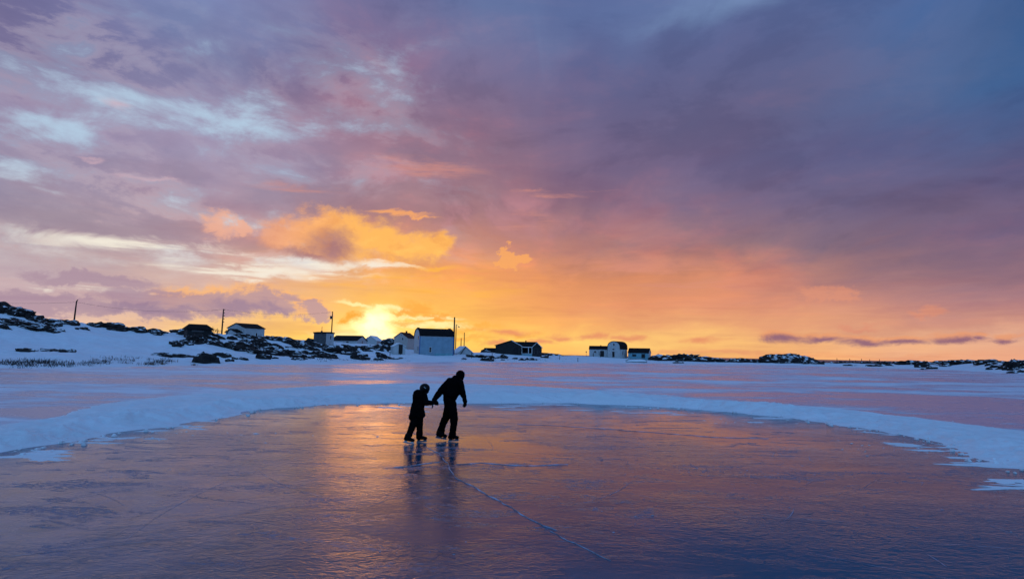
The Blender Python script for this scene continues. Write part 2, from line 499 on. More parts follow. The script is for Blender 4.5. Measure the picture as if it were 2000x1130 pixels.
# vectorised value noise
def _h(ix, iy, s):
    n = (ix.astype(np.int64) * 374761393 + iy.astype(np.int64) * 668265263 + s * 1442695041) & 0x7fffffff
    n = ((n ^ (n >> 13)) * 1274126177) & 0x7fffffff
    return ((n ^ (n >> 16)) & 0xffff) / 65535.0


def vnoise(x, y, s=0):
    ix, iy = np.floor(x), np.floor(y)
    fx, fy = x - ix, y - iy
    fx, fy = fx * fx * (3 - 2 * fx), fy * fy * (3 - 2 * fy)
    a, b, c, d = _h(ix, iy, s), _h(ix + 1, iy, s), _h(ix, iy + 1, s), _h(ix + 1, iy + 1, s)
    return (a * (1 - fx) + b * fx) * (1 - fy) + (c * (1 - fx) + d * fx) * fy - 0.5


def fbm(x, y, s=0, o=4, g=0.5):
    t, a = 0.0, 1.0
    for k in range(o):
        t = t + a * vnoise(x * 2.03 ** k + 17.3 * k, y * 2.03 ** k - 9.1 * k, s + k)
        a *= g
    return t


# ------------------------------------------------------------------ materials
def material(name):
    m = bpy.data.materials.new(name)
    m.use_nodes = True
    t = NT(m.node_tree)
    b = t.n['Principled BSDF']
    co = t.n.new('ShaderNodeTexCoord').outputs['Object']
    return m, t, b, co


def bump(t, b, h, strength, dist):
    n = t.n.new('ShaderNodeBump')
    n.inputs['Strength'].default_value = strength
    n.inputs['Distance'].default_value = dist
    t.put(n.inputs['Height'], h)
    t.l.new(n.outputs[0], b.inputs['Normal'])


def plain(name, c, rough=0.7, var=0.25, scale=3.0, bmp=0.0, spec=0.3):
    m, t, b, co = material(name)
    n = t.noise(co, scale, 5, 0.6)
    t.put(b.inputs['Base Color'], t.mix(t.mr(n, 0.3, 0.7), tuple(q * (1 - var) for q in c), tuple(min(1, q * (1 + var)) for q in c)))
    b.inputs['Roughness'].default_value = rough
    b.inputs['Specular IOR Level'].default_value = spec
    if bmp:
        bump(t, b, n, bmp, 0.05)
    return m


def snow_mat(name, c=(0.70, 0.78, 0.88), fine=0.5):
    m, t, b, co = material(name)
    wind = t.noise(t.map(co, rot=(0, 0, R(8)), scale=(0.25, 1.1, 1)), 1.0, 6, 0.6, 0.6)
    gr = t.noise(co, 9.0, 4, 0.6)
    t.put(b.inputs['Base Color'], t.mix(t.mr(wind, 0.35, 0.7), tuple(q * 0.90 for q in c), c))
    b.inputs['Roughness'].default_value = 0.72
    b.inputs['Specular IOR Level'].default_value = 0.25
    h = t.m('ADD', t.m('MULTIPLY', wind, 1.0), t.m('MULTIPLY', gr, 0.18))
    bump(t, b, h, fine, 0.30)
    return m


M = {}
M['snow'] = snow_mat('snow')
M['bank_snow'] = snow_mat('bank_snow', (0.72, 0.80, 0.88), 0.35)

# scoured lake: hard snow streaks on bare grey ice
m, t, b, co = material('lake_ice')
st = t.noise(t.map(co, rot=(0, 0, R(3)), scale=(0.085, 0.22, 1)), 1.0, 8, 0.68, 0.5)
st2 = t.noise(t.map(co, loc=(5, 2, 0), rot=(0, 0, R(-4)), scale=(0.012, 0.07, 1)), 1.0, 5, 0.55, 0.5)
fn = t.noise(t.map(co, scale=(0.22, 0.75, 1)), 2.4, 7, 0.68)
mask = t.mr(t.m('ADD', t.m('MULTIPLY', st, 0.65), t.m('ADD', t.m('MULTIPLY', st2, 0.35), t.m('MULTIPLY', fn, 0.26))), 0.590, 0.70)
t.put(b.inputs['Base Color'], t.mix(mask, (0.21, 0.28, 0.44), (0.68, 0.76, 0.86)))
t.put(b.inputs['Roughness'], t.mr(mask, 0, 1, 0.26, 0.60, 'LINEAR'))
b.inputs['IOR'].default_value = 1.31
b.inputs['Specular IOR Level'].default_value = 0.6
bump(t, b, t.m('ADD', t.m('MULTIPLY', st, 0.6), t.m('MULTIPLY', fn, 0.25)), 0.35, 0.25)
M['lake'] = m

# cleared rink: dark glossy ice, rippled by wind, milky and scuffed in places
m, t, b, co = material('rink_ice')
rip = t.noise(t.map(co, rot=(0, 0, R(-24)), scale=(1.0, 2.0, 1)), 1.7, 3, 0.55, 0.5)
rip2 = t.noise(t.map(co, rot=(0, 0, R(20)), scale=(1.0, 1.5, 1)), 8.0, 4, 0.62, 0.8)
fine = t.noise(co, 38.0, 2, 0.6)
big = t.noise(t.map(co, scale=(0.55, 1.2, 1)), 0.42, 5, 0.55, 0.4)
milk = t.mr(t.noise(t.map(co, loc=(9, 3, 0), scale=(0.6, 1.3, 1)), 0.55, 7, 0.66, 0.6), 0.48, 0.70)
rg = t.noise(t.map(co, loc=(2, 6, 0), rot=(0, 0, R(9)), scale=(0.6, 1.7, 1)), 1.1, 8, 0.72, 0.7)
scuff = t.m('MULTIPLY', t.mr(rg, 0.53, 0.62), t.mr(t.noise(t.map(co, scale=(0.8, 1.6, 1)), 11.0, 5, 0.7), 0.44, 0.58))
rough_area = t.mr(t.noise(t.map(co, loc=(1, 12, 0)), 0.22, 3, 0.5), 0.40, 0.62)
c = t.mix(milk, (0.002, 0.050, 0.100), (0.012, 0.075, 0.145))
c = t.mix(t.m('MULTIPLY', scuff, 0.75), c, (0.060, 0.190, 0.340))
# bare clear ice towards the right, where less frost has settled
wv = t.v('ADD', co, t.v('MULTIPLY', t.v('SUBTRACT', t.noise(co, 0.5, 5, 0.6, color=True), (0.5, 0.5, 0.5)), (5.0, 3.0, 0)))
clear = t.mr(t.v('LENGTH', t.v('MULTIPLY', t.v('SUBTRACT', wv, (5.6, 5.2, 0)), (1 / 5.8, 1 / 4.8, 0))), 1.0, 0.45)
c = t.mix(t.m('MULTIPLY', clear, 0.85), c, (0.0, 0.090, 0.165))
t.put(b.inputs['Specular IOR Level'], t.mr(clear, 0, 1, 0.5, 0.25, 'LINEAR'))
t.put(b.inputs['IOR'], t.mr(clear, 0, 1, 1.36, 1.20, 'LINEAR'))
# hoar frost frozen into the left of the rink
frost = t.mr(t.v('LENGTH', t.v('MULTIPLY', t.v('SUBTRACT', wv, (-8.0, 8.0, 0)), (1 / 8.0, 1 / 9.0, 0))), 1.0, 0.35)
frost2 = t.mr(t.v('LENGTH', t.v('MULTIPLY', t.v('SUBTRACT', wv, (0.3, 4.6, 0)), (1 / 3.4, 1 / 2.6, 0))), 1.0, 0.3)
frost = t.m('MAXIMUM', frost, t.m('MULTIPLY', frost2, 0.6))
frost = t.m('MULTIPLY', frost, t.mr(t.noise(co, 1.6, 7, 0.7, 0.4), 0.30, 0.62))
c = t.mix(t.m('MULTIPLY', frost, 0.62), c, (0.165, 0.175, 0.270))
t.put(b.inputs['Base Color'], c)
t.put(b.inputs['Roughness'], t.m('ADD', t.mr(milk, 0, 1, 0.10, 0.20, 'LINEAR'), t.m('ADD', t.m('MULTIPLY', scuff, 0.30), t.m('MULTIPLY', frost, 0.10))))
b.inputs['Specular IOR Level'].default_value = 0.5
h = t.m('ADD', t.m('MULTIPLY', rip, t.mr(rough_area, 0, 1, 0.16, 0.70, 'LINEAR')), t.m('MULTIPLY', rip2, t.mr(rough_area, 0, 1, 0.14, 0.66, 'LINEAR')))
h = t.m('ADD', h, t.m('ADD', t.m('MULTIPLY', big, 0.6), t.m('ADD', t.m('MULTIPLY', fine, 0.05), t.m('MULTIPLY', scuff, t.m('MULTIPLY', t.noise(co, 14.0, 4, 0.6), 0.55)))))
bump(t, b, h, 0.36, 0.06)
M['rink'] = m

M['frost'] = plain('frost', (0.24, 0.32, 0.45), 0.5, 0.6, 4.0, 0.4)

m, t, b, co = material('sea_water')
t.put(b.inputs['Base Color'], (0.020, 0.022, 0.040))
b.inputs['Roughness'].default_value = 0.35
bump(t, b, t.noise(t.map(co, scale=(0.05, 0.25, 1)), 1.0, 5, 0.6), 0.8, 1.5)
M['sea'] = m

# dark shore rock with snow caught on the flatter places
m, t, b, co = material('shore_rock')
geo = t.n.new('ShaderNodeNewGeometry')
n1 = t.noise(t.map(co, scale=(1, 1, 2.2)), 0.9, 7, 0.65, 0.4)
n2 = t.noise(geo.outputs['Position'], 0.55, 6, 0.62, 0.5)
rock = t.mix(t.mr(n1, 0.3, 0.7), (0.008, 0.008, 0.011), (0.034, 0.031, 0.032))
nz = t.sep(geo.outputs['Normal'])[2]
sn = t.m('MULTIPLY', t.mr(nz, 0.45, 0.85), t.mr(n2, 0.51, 0.58))
t.put(b.inputs['Base Color'], t.mix(sn, rock, (0.70, 0.78, 0.88)))
b.inputs['Roughness'].default_value = 0.85
b.inputs['Specular IOR Level'].default_value = 0.15
bump(t, b, n1, 0.8, 0.4)
M['rock'] = m

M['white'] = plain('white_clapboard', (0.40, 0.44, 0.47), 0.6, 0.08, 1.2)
M['cream'] = plain('cream_clapboard', (0.40, 0.37, 0.36), 0.6, 0.08, 1.2)
M['blue_wall'] = plain('pale_blue_paint', (0.20, 0.32, 0.42), 0.6, 0.12, 0.8)
M['blue_trim'] = plain('blue_trim', (0.07, 0.15, 0.34), 0.5, 0.1)
M['teal'] = plain('weathered_teal', (0.14, 0.34, 0.42), 0.6, 0.2)
M['dark_wall'] = plain('dark_boarding', (0.012, 0.014, 0.017), 0.75, 0.4, 2.0)
M['grey_wall'] = plain('grey_boarding', (0.075, 0.08, 0.09), 0.75, 0.2, 2.0)
M['roof'] = plain('dark_shingle', (0.010, 0.009, 0.011), 0.9, 0.4, 3.0, 0, 0.1)
M['red_roof'] = plain('brown_red_shingle', (0.045, 0.018, 0.014), 0.9, 0.4, 3.0, 0, 0.1)
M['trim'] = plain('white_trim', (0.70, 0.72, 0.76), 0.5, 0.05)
M['pane'] = plain('dark_pane', (0.010, 0.012, 0.018), 0.25, 0.2, 1.0, 0, 0.15)
M['wood'] = plain('weathered_pole', (0.030, 0.022, 0.018), 0.85, 0.35, 5.0)
M['metal'] = plain('dull_metal', (0.05, 0.05, 0.06), 0.5, 0.2)
M['black'] = plain('black_paint', (0.010, 0.010, 0.012), 0.5, 0.2)
M['twig'] = plain('dry_twig', (0.030, 0.026, 0.028), 0.9, 0.4)
M['straw'] = plain('dry_straw', (0.14, 0.075, 0.035), 0.9, 0.3)

# ------------------------------------------------------------------ setting: sea, lake, rink, bank, shore
ang_ = np.linspace(0, 2 * math.pi, 97)[:-1]


def disc(name, rads, z, mat, kind):
    V = np.array([[(r_ * math.sin(a), r_ * math.cos(a), z) for r_ in rads] for a in ang_])
    return tag(grid_obj(name, V, mat, close=True, smooth=False), kind=kind)


disc('sea', [0.5, 400, 3000, 12000, 45000], -0.9, M['sea'], 'structure')
disc('lake_ice', [0.02, 20, 60, 160, 330], -0.006, M['lake'], 'structure')


def catmull(pts, n):
    pts = [Vector(p) for p in pts]
    k = len(pts)
    out = []
    for i in range(k):
        p0, p1, p2, p3 = pts[i - 1], pts[i], pts[(i + 1) % k], pts[(i + 2) % k]
        for j in range(n):
            u = j / n
            out.append(0.5 * ((2 * p1) + (p2 - p0) * u + (2 * p0 - 5 * p1 + 4 * p2 - p3) * u * u + (3 * p1 - p0 - 3 * p2 + p3) * u ** 3))
    return out


edge_px = [(0, 893), (200, 853), (420, 820), (560, 797), (700, 789), (900, 786), (1100, 789), (1300, 797), (1450, 806), (1600, 826), (1780, 856), (1900, 884), (2000, 926)]
edge = [G(*p) for p in edge_px]
wid = [3.8, 4.2, 5.4, 8.0, 12.5, 16.5, 12.5, 7.0, 6.2, 5.8, 5.4, 5.0, 4.6]
hgt = [0.19, 0.20, 0.23, 0.25, 0.25, 0.28, 0.36, 0.40, 0.28, 0.17, 0.14, 0.10, 0.07]
tail = [((9.6, 5.0), 6, 0.16), ((9.2, -2.0), 6, .25), ((6.0, -9.0), 6, .3), ((-1.0, -11.5), 6, .3), ((-7.0, -8.5), 6, .3), ((-9.6, -1.0), 6, .3), ((-9.7, 5.5), 6, .33)]
edge += [Vector((x, y, 0)) for (x, y), _, _ in tail]
wid += [q[1] for q in tail]
hgt += [q[2] for q in tail]
CR = catmull([(e.x, e.y, 0) for e in edge], 40)
CW = [q.x for q in catmull([(w, h_, 0) for w, h_ in zip(wid, hgt)], 40)]
CH = [q.y for q in catmull([(w, h_, 0) for w, h_ in zip(wid, hgt)], 40)]
CRa = np.array([(p.x, p.y) for p in CR])
# the rink: rings shrinking toward its middle
cx0, cy0 = 0.3, 8.0
rr = np.array([0.0005, 0.15, 0.3, 0.45, 0.6, 0.75, 0.9, 1.0, 1.045])
V = np.zeros((len(CR), len(rr), 3))
V[:, :, 0] = cx0 + (CRa[:, None, 0] - cx0) * rr[None, :]
V[:, :, 1] = cy0 + (CRa[:, None, 1] - cy0) * rr[None, :]
rink = tag(grid_obj('rink_ice', V, M['rink'], close=True, smooth=False), kind='structure')

tang = np.roll(CRa, -1, 0) - np.roll(CRa, 1, 0)
for _ in range(12):
    tang = (np.roll(tang, 1, 0) + tang * 2 + np.roll(tang, -1, 0)) / 4
tang /= np.linalg.norm(tang, axis=1)[:, None]
nrm = np.stack([-tang[:, 1], tang[:, 0]], 1)
if np.sum(nrm * (CRa - [cx0, cy0])) < 0:
    nrm = -nrm
S = np.concatenate([np.linspace(-0.07, 0.30, 58), np.linspace(0.315, 1.0, 36)])
Wd, Hd = np.array(CW), np.array(CH)
X = CRa[:, None, 0] + nrm[:, None, 0] * S[None] * Wd[:, None]
Y = CRa[:, None, 1] + nrm[:, None, 1] * S[None] * Wd[:, None]
dist = S[None] * Wd[:, None]
wob = fbm(X * 0.45, Y * 0.45, 3, 4) * 1.1
d2 = dist + wob * 0.9 - 0.22
face = np.clip(d2 / 1.25, 0, 1)
face = face * face * (3 - 2 * face)
ped = np.clip((d2 - 1.15) / 1.9, 0, 1)
prof = face * (1 - ped * ped * (3 - 2 * ped) * 0.74)
end = np.clip((S[None] - 0.72) / 0.28, 0, 1)
prof = prof * (1 - end ** 1.5)
lump = 1 + 0.85 * fbm(X * 0.50, Y * 0.50, 9, 3)
Z = Hd[:, None] * prof * lump + 0.065 * (0.5 - 2.4 * np.abs(fbm(X * 1.3, Y * 1.3, 5, 4))) * np.clip(prof * 3, 0, 1) + 0.09 * fbm(X * 4.5, Y * 4.5, 15, 4, 0.6) * np.clip(prof * 3, 0, 1)
Z = Z - 0.02 * np.clip((0.10 - d2) / 0.1, 0, 1) - 0.05 * end ** 2 + 0.012
tag(grid_obj('snow_bank', np.stack([X, Y, Z], -1), M['bank_snow'], close=True), kind='structure')

# shore terrain: per column (shore depth, (mid row, mid depth), (ridge row, ridge depth))
TC = [(-1400, 45, 660, 75, 585, 110), (-800, 44, 668, 78, 590, 115), (-300, 45, 668, 84, 592, 120), (0, 48, 674, 90, 604, 122), (70, 49, 677, 92, 621, 124), (150, 51, 678, 95, 632, 126), (250, 56, 681, 100, 645, 130), (330, 62, 684, 106, 648, 132),
      (440, 70, 687, 115, 653, 140), (520, 78, 689, 122, 659, 148), (620, 86, 691, 130, 667, 152), (700, 95, 692, 140, 673, 182), (780, 108, 694, 150, 678, 188), (850, 124, 696, 150, 689, 190),
      (950, 136, 698, 165, 688, 200), (1020, 144, 698, 180, 692.5, 206), (1120, 152, 701, 190, 694.5, 238), (1200, 158, 703, 205, 697, 242), (1270, 162, 705, 215, 700, 246), (1350, 166, 707, 218, 703, 246),
      (1430, 170, 708, 220, 704.5, 244), (1530, 172, 709, 220, 706, 240), (1650, 170, 711, 215, 709, 230), (1750, 160, 712, 200, 709.5, 215), (1850, 145, 714, 180, 709, 195), (1950, 118, 719, 145, 709, 160),
      (2050, 100, 722, 120, 702, 140), (2300, 92, 722, 110, 700, 135), (2800, 85, 725, 105, 700, 130), (3400, 80, 730, 100, 700, 125)]
TCu = np.array([c[0] for c in TC], float)


def elev(px, py, d):
    return P(px, py, d).z


TD = np.array([[c[1], (c[1] + c[3]) / 2, c[3], (c[3] + c[5]) / 2, c[5], c[5] + 45, c[5] + 120, 520] for c in TC], float)
TZ = []
for c in TC:
    zm, zr = elev(c[0], c[2], c[3]), elev(c[0], c[4], c[5])
    zm = max(zm, 0.25)
    TZ.append([-0.10, zm * 0.42, zm, zm + (zr - zm) * 0.60, zr, max(zr * 0.72, -0.5), max(zr * 0.35 - 0.3, -0.7), -2.5])
TZ = np.array(TZ)


def ground(x, y):
    """height of the shore land at world x, y (arrays)"""
    x, y = np.asarray(x, float), np.asarray(y, float)
    u = np.clip(1000 + 1111 * x / np.maximum(y, 1e-3), -1400, 3400)
    D = np.stack([np.interp(u, TCu, TD[:, k]) for k in range(8)], -1)
    Zk = np.stack([np.interp(u, TCu, TZ[:, k]) for k in range(8)], -1)
    z = np.full(u.shape, -0.30)
    for k in range(7):
        f = (y - D[..., k]) / np.maximum(D[..., k + 1] - D[..., k], 1e-6)
        g = np.clip(f, 0, 1)
        g = 0.55 * g + 0.45 * g * g * (3 - 2 * g)
        z = np.where(f >= 0, Zk[..., k] + (Zk[..., k + 1] - Zk[..., k]) * g, z)
    f0 = np.clip((y - D[..., 0] + 8) / 8, 0, 1)
    z = np.where(y < D[..., 0], -0.35 + 0.25 * f0, z)
    rise = np.clip((y - D[..., 0]) / 25.0, 0, 1)
    lumpy = np.where(u < 800, 1.0, 0.38)
    z = z + rise * lumpy * (0.85 * fbm(x * 0.07, y * 0.07, 21, 3) + 0.60 * fbm(x * 0.22, y * 0.22, 31, 3) + 0.30 * fbm(x * 0.75, y * 0.45, 41, 3))
    return z


us = np.concatenate([np.linspace(-1400, -150, 60), np.linspace(-140, 2140, 620), np.linspace(2150, 3400, 60)])
ds = np.concatenate([np.linspace(40, 240, 230), np.linspace(243, 520, 50)])
GX = (us[:, None] - 1000) / 1111 * ds[None]
GY = np.repeat(ds[None], len(us), 0)
tag(grid_obj('snowy_shore', np.stack([GX, GY, ground(GX, GY)], -1), M['snow']), kind='structure')


def hit(px, py, dmin=44, dmax=300):
    """first point of the shore seen at a pixel"""
    v = ray(px, py)
    d = np.arange(dmin, dmax, 0.25)
    s = d / v.y
    x, y, z = v.x * s, v.y * s, CAM_H + v.z * s
    g = ground(x, y)
    k = np.nonzero(z <= g)[0]
    k = int(k[0]) if len(k) else int(np.argmin(z - g))
    return Vector((float(x[k]), float(y[k]), float(g[k])))


def gz(x, y):
    return float(ground(np.array([x]), np.array([y]))[0])

# ------------------------------------------------------------------ rocks
def rock_mesh(name, sx, sy, sz, seed, sub=3, amp=1.0):
    bm = bmesh.new()
    bmesh.ops.create_icosphere(bm, subdivisions=sub, radius=1.0)
    off = Vector((seed * 3.17, seed * 1.31, seed * 0.77))
    for v in bm.verts:
        d = v.co.normalized()
        n1 = mnoise.fractal(d * 1.5 + off, 0.9, 2.1, 4)
        n2 = mnoise.fractal(Vector((d.x * sx, d.y * sy, d.z * sz)) * 0.9 + off, 0.8, 2.2, 4)
        r_ = 1.0 + amp * (0.32 * n1 + 0.34 * n2)
        q = d * r_
        top = max(0.0, q.z)
        v.co = Vector((q.x * sx, q.y * sy, (top ** 0.75 if top > 0 else q.z * 0.8) * sz))
        stp = 0.30 * sz * min(1.0, amp + 0.1)
        v.co.z = v.co.z * 0.45 + 0.55 * round(v.co.z / stp + 0.35 * n1) * stp
        v.co.z += 0.16 * sz * mnoise.noise(Vector((v.co.x * 0.8, v.co.y * 0.8, 0)) + off)
    me = bpy.data.meshes.new(name)
    bm.to_mesh(me)
    bm.free()
    me.materials.append(M['rock'])
    return me


rock_n = 0


def rock(px, py, w, h, tilt=0, label=None, group=None, name='rock_outcrop', cat='rock', flat=0.55, at=None):
    """outcrop whose middle shows at (px, py), w by h pixels in the photograph"""
    global rock_n
    rock_n += 1
    p = at or hit(px, py + h * 0.3)
    k = p.y / FOC
    sx = w * k * 0.5
    me = rock_mesh(name, sx, max(sx * flat, 0.25), h * k * 0.95, rock_n, 4 if w > 60 else 3, 0.3 if 'mound' in (label or '') and 'big rounded dark' in label else 1.0)
    o = link(bpy.data.objects.new(name, me))
    o.location = p - Vector((0, 0, h * k * 0.12))
    o.rotation_euler = (0, R(tilt), R(random.uniform(-14, 14)))
    return tag(o, label, cat, group)


GL, GM, GF = 'rock outcrops on the left hill', 'rock outcrops between the sheds and the pale blue house', 'rocks along the far shore'
ROCKS = [
    (18, 607, 90, 20, 9, 'tall dark rock ridge flecked with snow, highest on the hill at far left', GL),
    (62, 618, 50, 12, 12, 'dark rock shoulder sloping down right from the highest ridge', GL),
    (35, 631, 96, 11, 8, 'long dark rock band just below the highest ridge at far left', GL),
    (96, 628, 42, 9, 6, 'dark rock left of the bent pole foot', GL),
    (133, 629, 44, 8, 4, 'flat dark rock ledge under the bent pole', GL),
    (104, 643, 44, 8, 18, 'slanting dark rock in the snow below the bent pole', GL),
    (186, 634, 40, 7, -4, 'dark rock on the skyline right of the bent pole', GL),
    (222, 637, 50, 13, 10, 'lumpy dark rock on the skyline, largest between bent pole and dark hut', GL),
    (270, 643, 42, 9, 4, 'low dark rock on the skyline behind the bare snow slope', GL),
    (305, 646, 40, 7, 6, 'thin dark rock on the skyline left of the dark hut', GL),
    (55, 683, 42, 5, 3, 'thin rock streak alone in the lower snow slope, left piece', GL),
    (95, 684, 40, 5, 3, 'thin rock streak alone in the lower snow slope, middle piece', GL),
    (136, 685, 36, 6, 5, 'thin rock streak alone in the lower snow slope, right piece', GL),
    (352, 645, 36, 7, 0, 'dark rock against the left side of the dark hut', GL),
    (383, 660, 40, 13, 4, 'jagged dark rock pile in front of the dark hut', GL),
    (408, 652, 30, 9, 24, 'dark rock slanting down right from the dark hut', GL),
    (362, 664, 26, 6, -30, 'short dark rock slanting up left of the rock pile by the hut', GL),
    (400, 667, 20, 8, 40, 'small broken dark rock right of the rock pile by the hut', GL),
    (338, 694, 80, 7, 2, 'long low rock streak left of the big boulder near the ice', GL),
    (437, 694, 34, 8, 4, 'dark rock just right of the big boulder near the ice', GL),
    (470, 676, 76, 13, 5, 'broad dark rock shelf below the white gabled house', GM),
    (520, 672, 60, 14, 12, 'rough dark rock below the right end of the white gabled house', GM),
    (478, 656, 40, 6, 8, 'dark rock at the foot of the white gabled house', GM),
    (530, 660, 62, 6, 4, 'flat dark rock on the skyline right of the white gabled house', GM),
    (520, 688, 80, 9, 8, 'long dark rock band left in the low rocks by the ice', GM),
    (565, 691, 84, 12, 7, 'broadest dark rock band low beside the ice, under the small grey shed', GM),
    (570, 666, 50, 7, 14, 'dark rock sloping down towards the small grey shed', GM),
    (592, 675, 56, 9, 18, 'dark slanting rock left below the small grey shed', GM),
    (635, 676, 60, 7, 14, 'dark slanting rock right below the small grey shed', GM),
    (672, 684, 64, 9, 12, 'dark rock band below the low long building', GM),
    (645, 698, 46, 7, 8, 'low dark rock at the ice edge below the small grey shed', GM),
    (706, 699, 34, 5, 4, 'small dark rock at the ice edge left of the fence post', GM),
    (738, 679, 50, 11, -4, 'dark scrubby rock left of the lean-to with the black board', GM),
    (776, 700, 30, 4, 0, 'dark rock patch at the ice edge below the black board', GM),
    (952, 697, 76, 5, 5, 'thin dark rock lip curving below the dark house, left', GF),
    (905, 685, 24, 8, 22, 'dark rock on the snow mound right of the pale blue house', GF),
    (950, 686, 20, 6, 10, 'dark rock lump left of the dark house', GF),
    (1063, 697, 16, 4, -16, 'small lens-shaped dark rock right below the dark house', GF),
    (1075, 691, 50, 4, 4, 'low dark rock at the right foot of the dark house', GF),
    (1292, 700, 50, 12, 3, 'dark rocks starting right of the long white shed', GF),
    (1335, 700, 80, 14, 2, 'snow-flecked dark rock hump right of the long white shed', GF),
    (1385, 703, 60, 10, 6, 'dark rock tailing off right of the snow-flecked hump', GF),
    (1442, 704, 44, 10, -2, 'dark rock lump left of the big rounded mound', GF),
    (1480, 706, 40, 6, 0, 'low dark rock between lump and big rounded mound', GF),
    (1540, 702, 112, 20, 2, 'big rounded dark mound with a snow patch on the far shore', GF),
    (1588, 708, 44, 7, 6, 'dark rock at the right foot of the big rounded mound', GF),
    (1800, 709, 90, 7, 2, 'low dark rock right of the stone breakwater', GF),
    (1880, 707, 90, 8, -2, 'dark flat rock on the right skyline', GF),
    (1935, 706, 60, 8, 2, 'dark rock left of the snowy rock at the right edge', GF),
    (1990, 712, 66, 18, -4, 'snowy dark rock bluff at the right edge', GF),
    (1985, 726, 44, 6, -10, 'dark rock slab below the bluff at the right edge', GF),
    (1932, 719, 12, 5, 20, 'single small rock out on the snow near the right edge', GF),
    (1717, 713, 56, 5, -4, 'dark rock tongue in front of the stone breakwater', GF),
    (1660, 713, 30, 3, 0, 'thin rock sliver in the snow in front of the breakwater', GF),
]
for r_ in ROCKS:
    rock(*r_[:5], label=r_[5], group=r_[6])
rock(403, 700, 54, 22, 3, 'big black wedge-shaped boulder at the edge of the ice', None, 'boulder', 'boulder', 0.6)
rock(445, 704, 9, 5, 0, 'smaller left stone of the pair right of the big boulder', None, 'boulder', 'boulder', 0.7)
rock(454, 704, 9, 5, 0, 'rounder right stone of the pair right of the big boulder', None, 'boulder', 'boulder', 0.7)
# little outcrops nothing tells apart, by zone
for (x0, x1, y0, y1, n, lab, g) in [
        (0, 140, 612, 650, 10, 'small dark rock poking through snow near the far left ridge', GL + ', small'),
        (150, 330, 640, 652, 8, 'small dark rock poking through snow along the left skyline', GL + ' skyline, small'),
        (330, 430, 645, 676, 10, 'small dark rock around the dark hut', 'small rocks around the dark hut'),
        (430, 620, 660, 702, 38, 'small dark rock among the bands below the white gabled house', GM + ', small'),
        (600, 770, 676, 702, 26, 'small dark rock in the snow below the low long building', 'small rocks below the low long building'),
        (900, 1110, 694, 703, 12, 'small dark rock in the snow below the dark house', 'small rocks below the dark house'),
        (1280, 1480, 700, 708, 8, 'small dark rock along the low shore left of the big mound', 'small rocks left of the big mound'),
        (1760, 1990, 710, 722, 12, 'small dark rock in the snow on the right shore', 'small rocks on the right shore')]:
    for k in range(n):
        w = random.uniform(8, 32)
        rock(random.uniform(x0, x1), random.uniform(y0, y1), w, max(2.5, w * random.uniform(0.16, 0.34)), random.uniform(-4, 22) if x0 < 900 else random.uniform(-6, 8), lab, g)


# ------------------------------------------------------------------ buildings
def face_frame(face, W_, D_):
    return {'front': (Vector((1, 0, 0)), Vector((0, -1, 0)), D_ / 2), 'left': (Vector((0, -1, 0)), Vector((-1, 0, 0)), W_ / 2),
            'right': (Vector((0, 1, 0)), Vector((1, 0, 0)), W_ / 2)}[face]


def opening(root, W_, D_, face, u, z, w, h, name='window', frame='trim', fill='pane', fillname='pane', bars=True):
    e, n, off = face_frame(face, W_, D_)
    Z3 = Vector((0, 0, 1))
    c = e * u + n * off + Z3 * z

    def slab(mb, u0, u1, z0, z1, a, b_):
        pts = [c + e * uu + Z3 * zz + n * aa for aa in (a, b_) for uu, zz in ((u0, z0), (u1, z0), (u1, z1), (u0, z1))]
        mb.add(pts, [(0, 3, 2, 1), (4, 5, 6, 7), (0, 1, 5, 4), (1, 2, 6, 5), (2, 3, 7, 6), (3, 0, 4, 7)])
    f = MB()
    t_ = 0.09
    slab(f, -w / 2 - t_, w / 2 + t_, h / 2, h / 2 + t_, 0.0, 0.07)
    slab(f, -w / 2 - t_, w / 2 + t_, -h / 2 - t_, -h / 2, 0.0, 0.09)
    slab(f, -w / 2 - t_, -w / 2, -h / 2, h / 2, 0.0, 0.065)
    slab(f, w / 2, w / 2 + t_, -h / 2, h / 2, 0.0, 0.065)
    fo = f.build(name, M[frame], root)
    g = MB()
    slab(g, -w / 2, w / 2, -h / 2, h / 2, 0.004, 0.03)
    g.build(fillname, M[fill], fo)
    if bars and name == 'window':
        k = MB()
        slab(k, -w / 2, w / 2, -0.025, 0.025, 0.03, 0.05)
        k.build('glazing_bar', M[frame], fo)
    return fo


def roof_profile(span, hr, style):
    s = span / 2
    if style == 'gambrel':
        return [(-s, 0), (-s * 0.72, hr * 0.62), (-s * 0.40, hr * 0.90), (0, hr), (s * 0.40, hr * 0.90), (s * 0.72, hr * 0.62), (s, 0)]
    if style == 'round':
        return [(-s * math.cos(a), hr * math.sin(a) ** 0.9 if a > 0 else 0.0) for a in np.linspace(0, math.pi, 11)][:-1] + [(s, 0)]
    if style == 'flat':
        return [(-s, 0), (0, hr), (s, 0)]
    return [(-s, 0), (0, hr), (s, 0)]


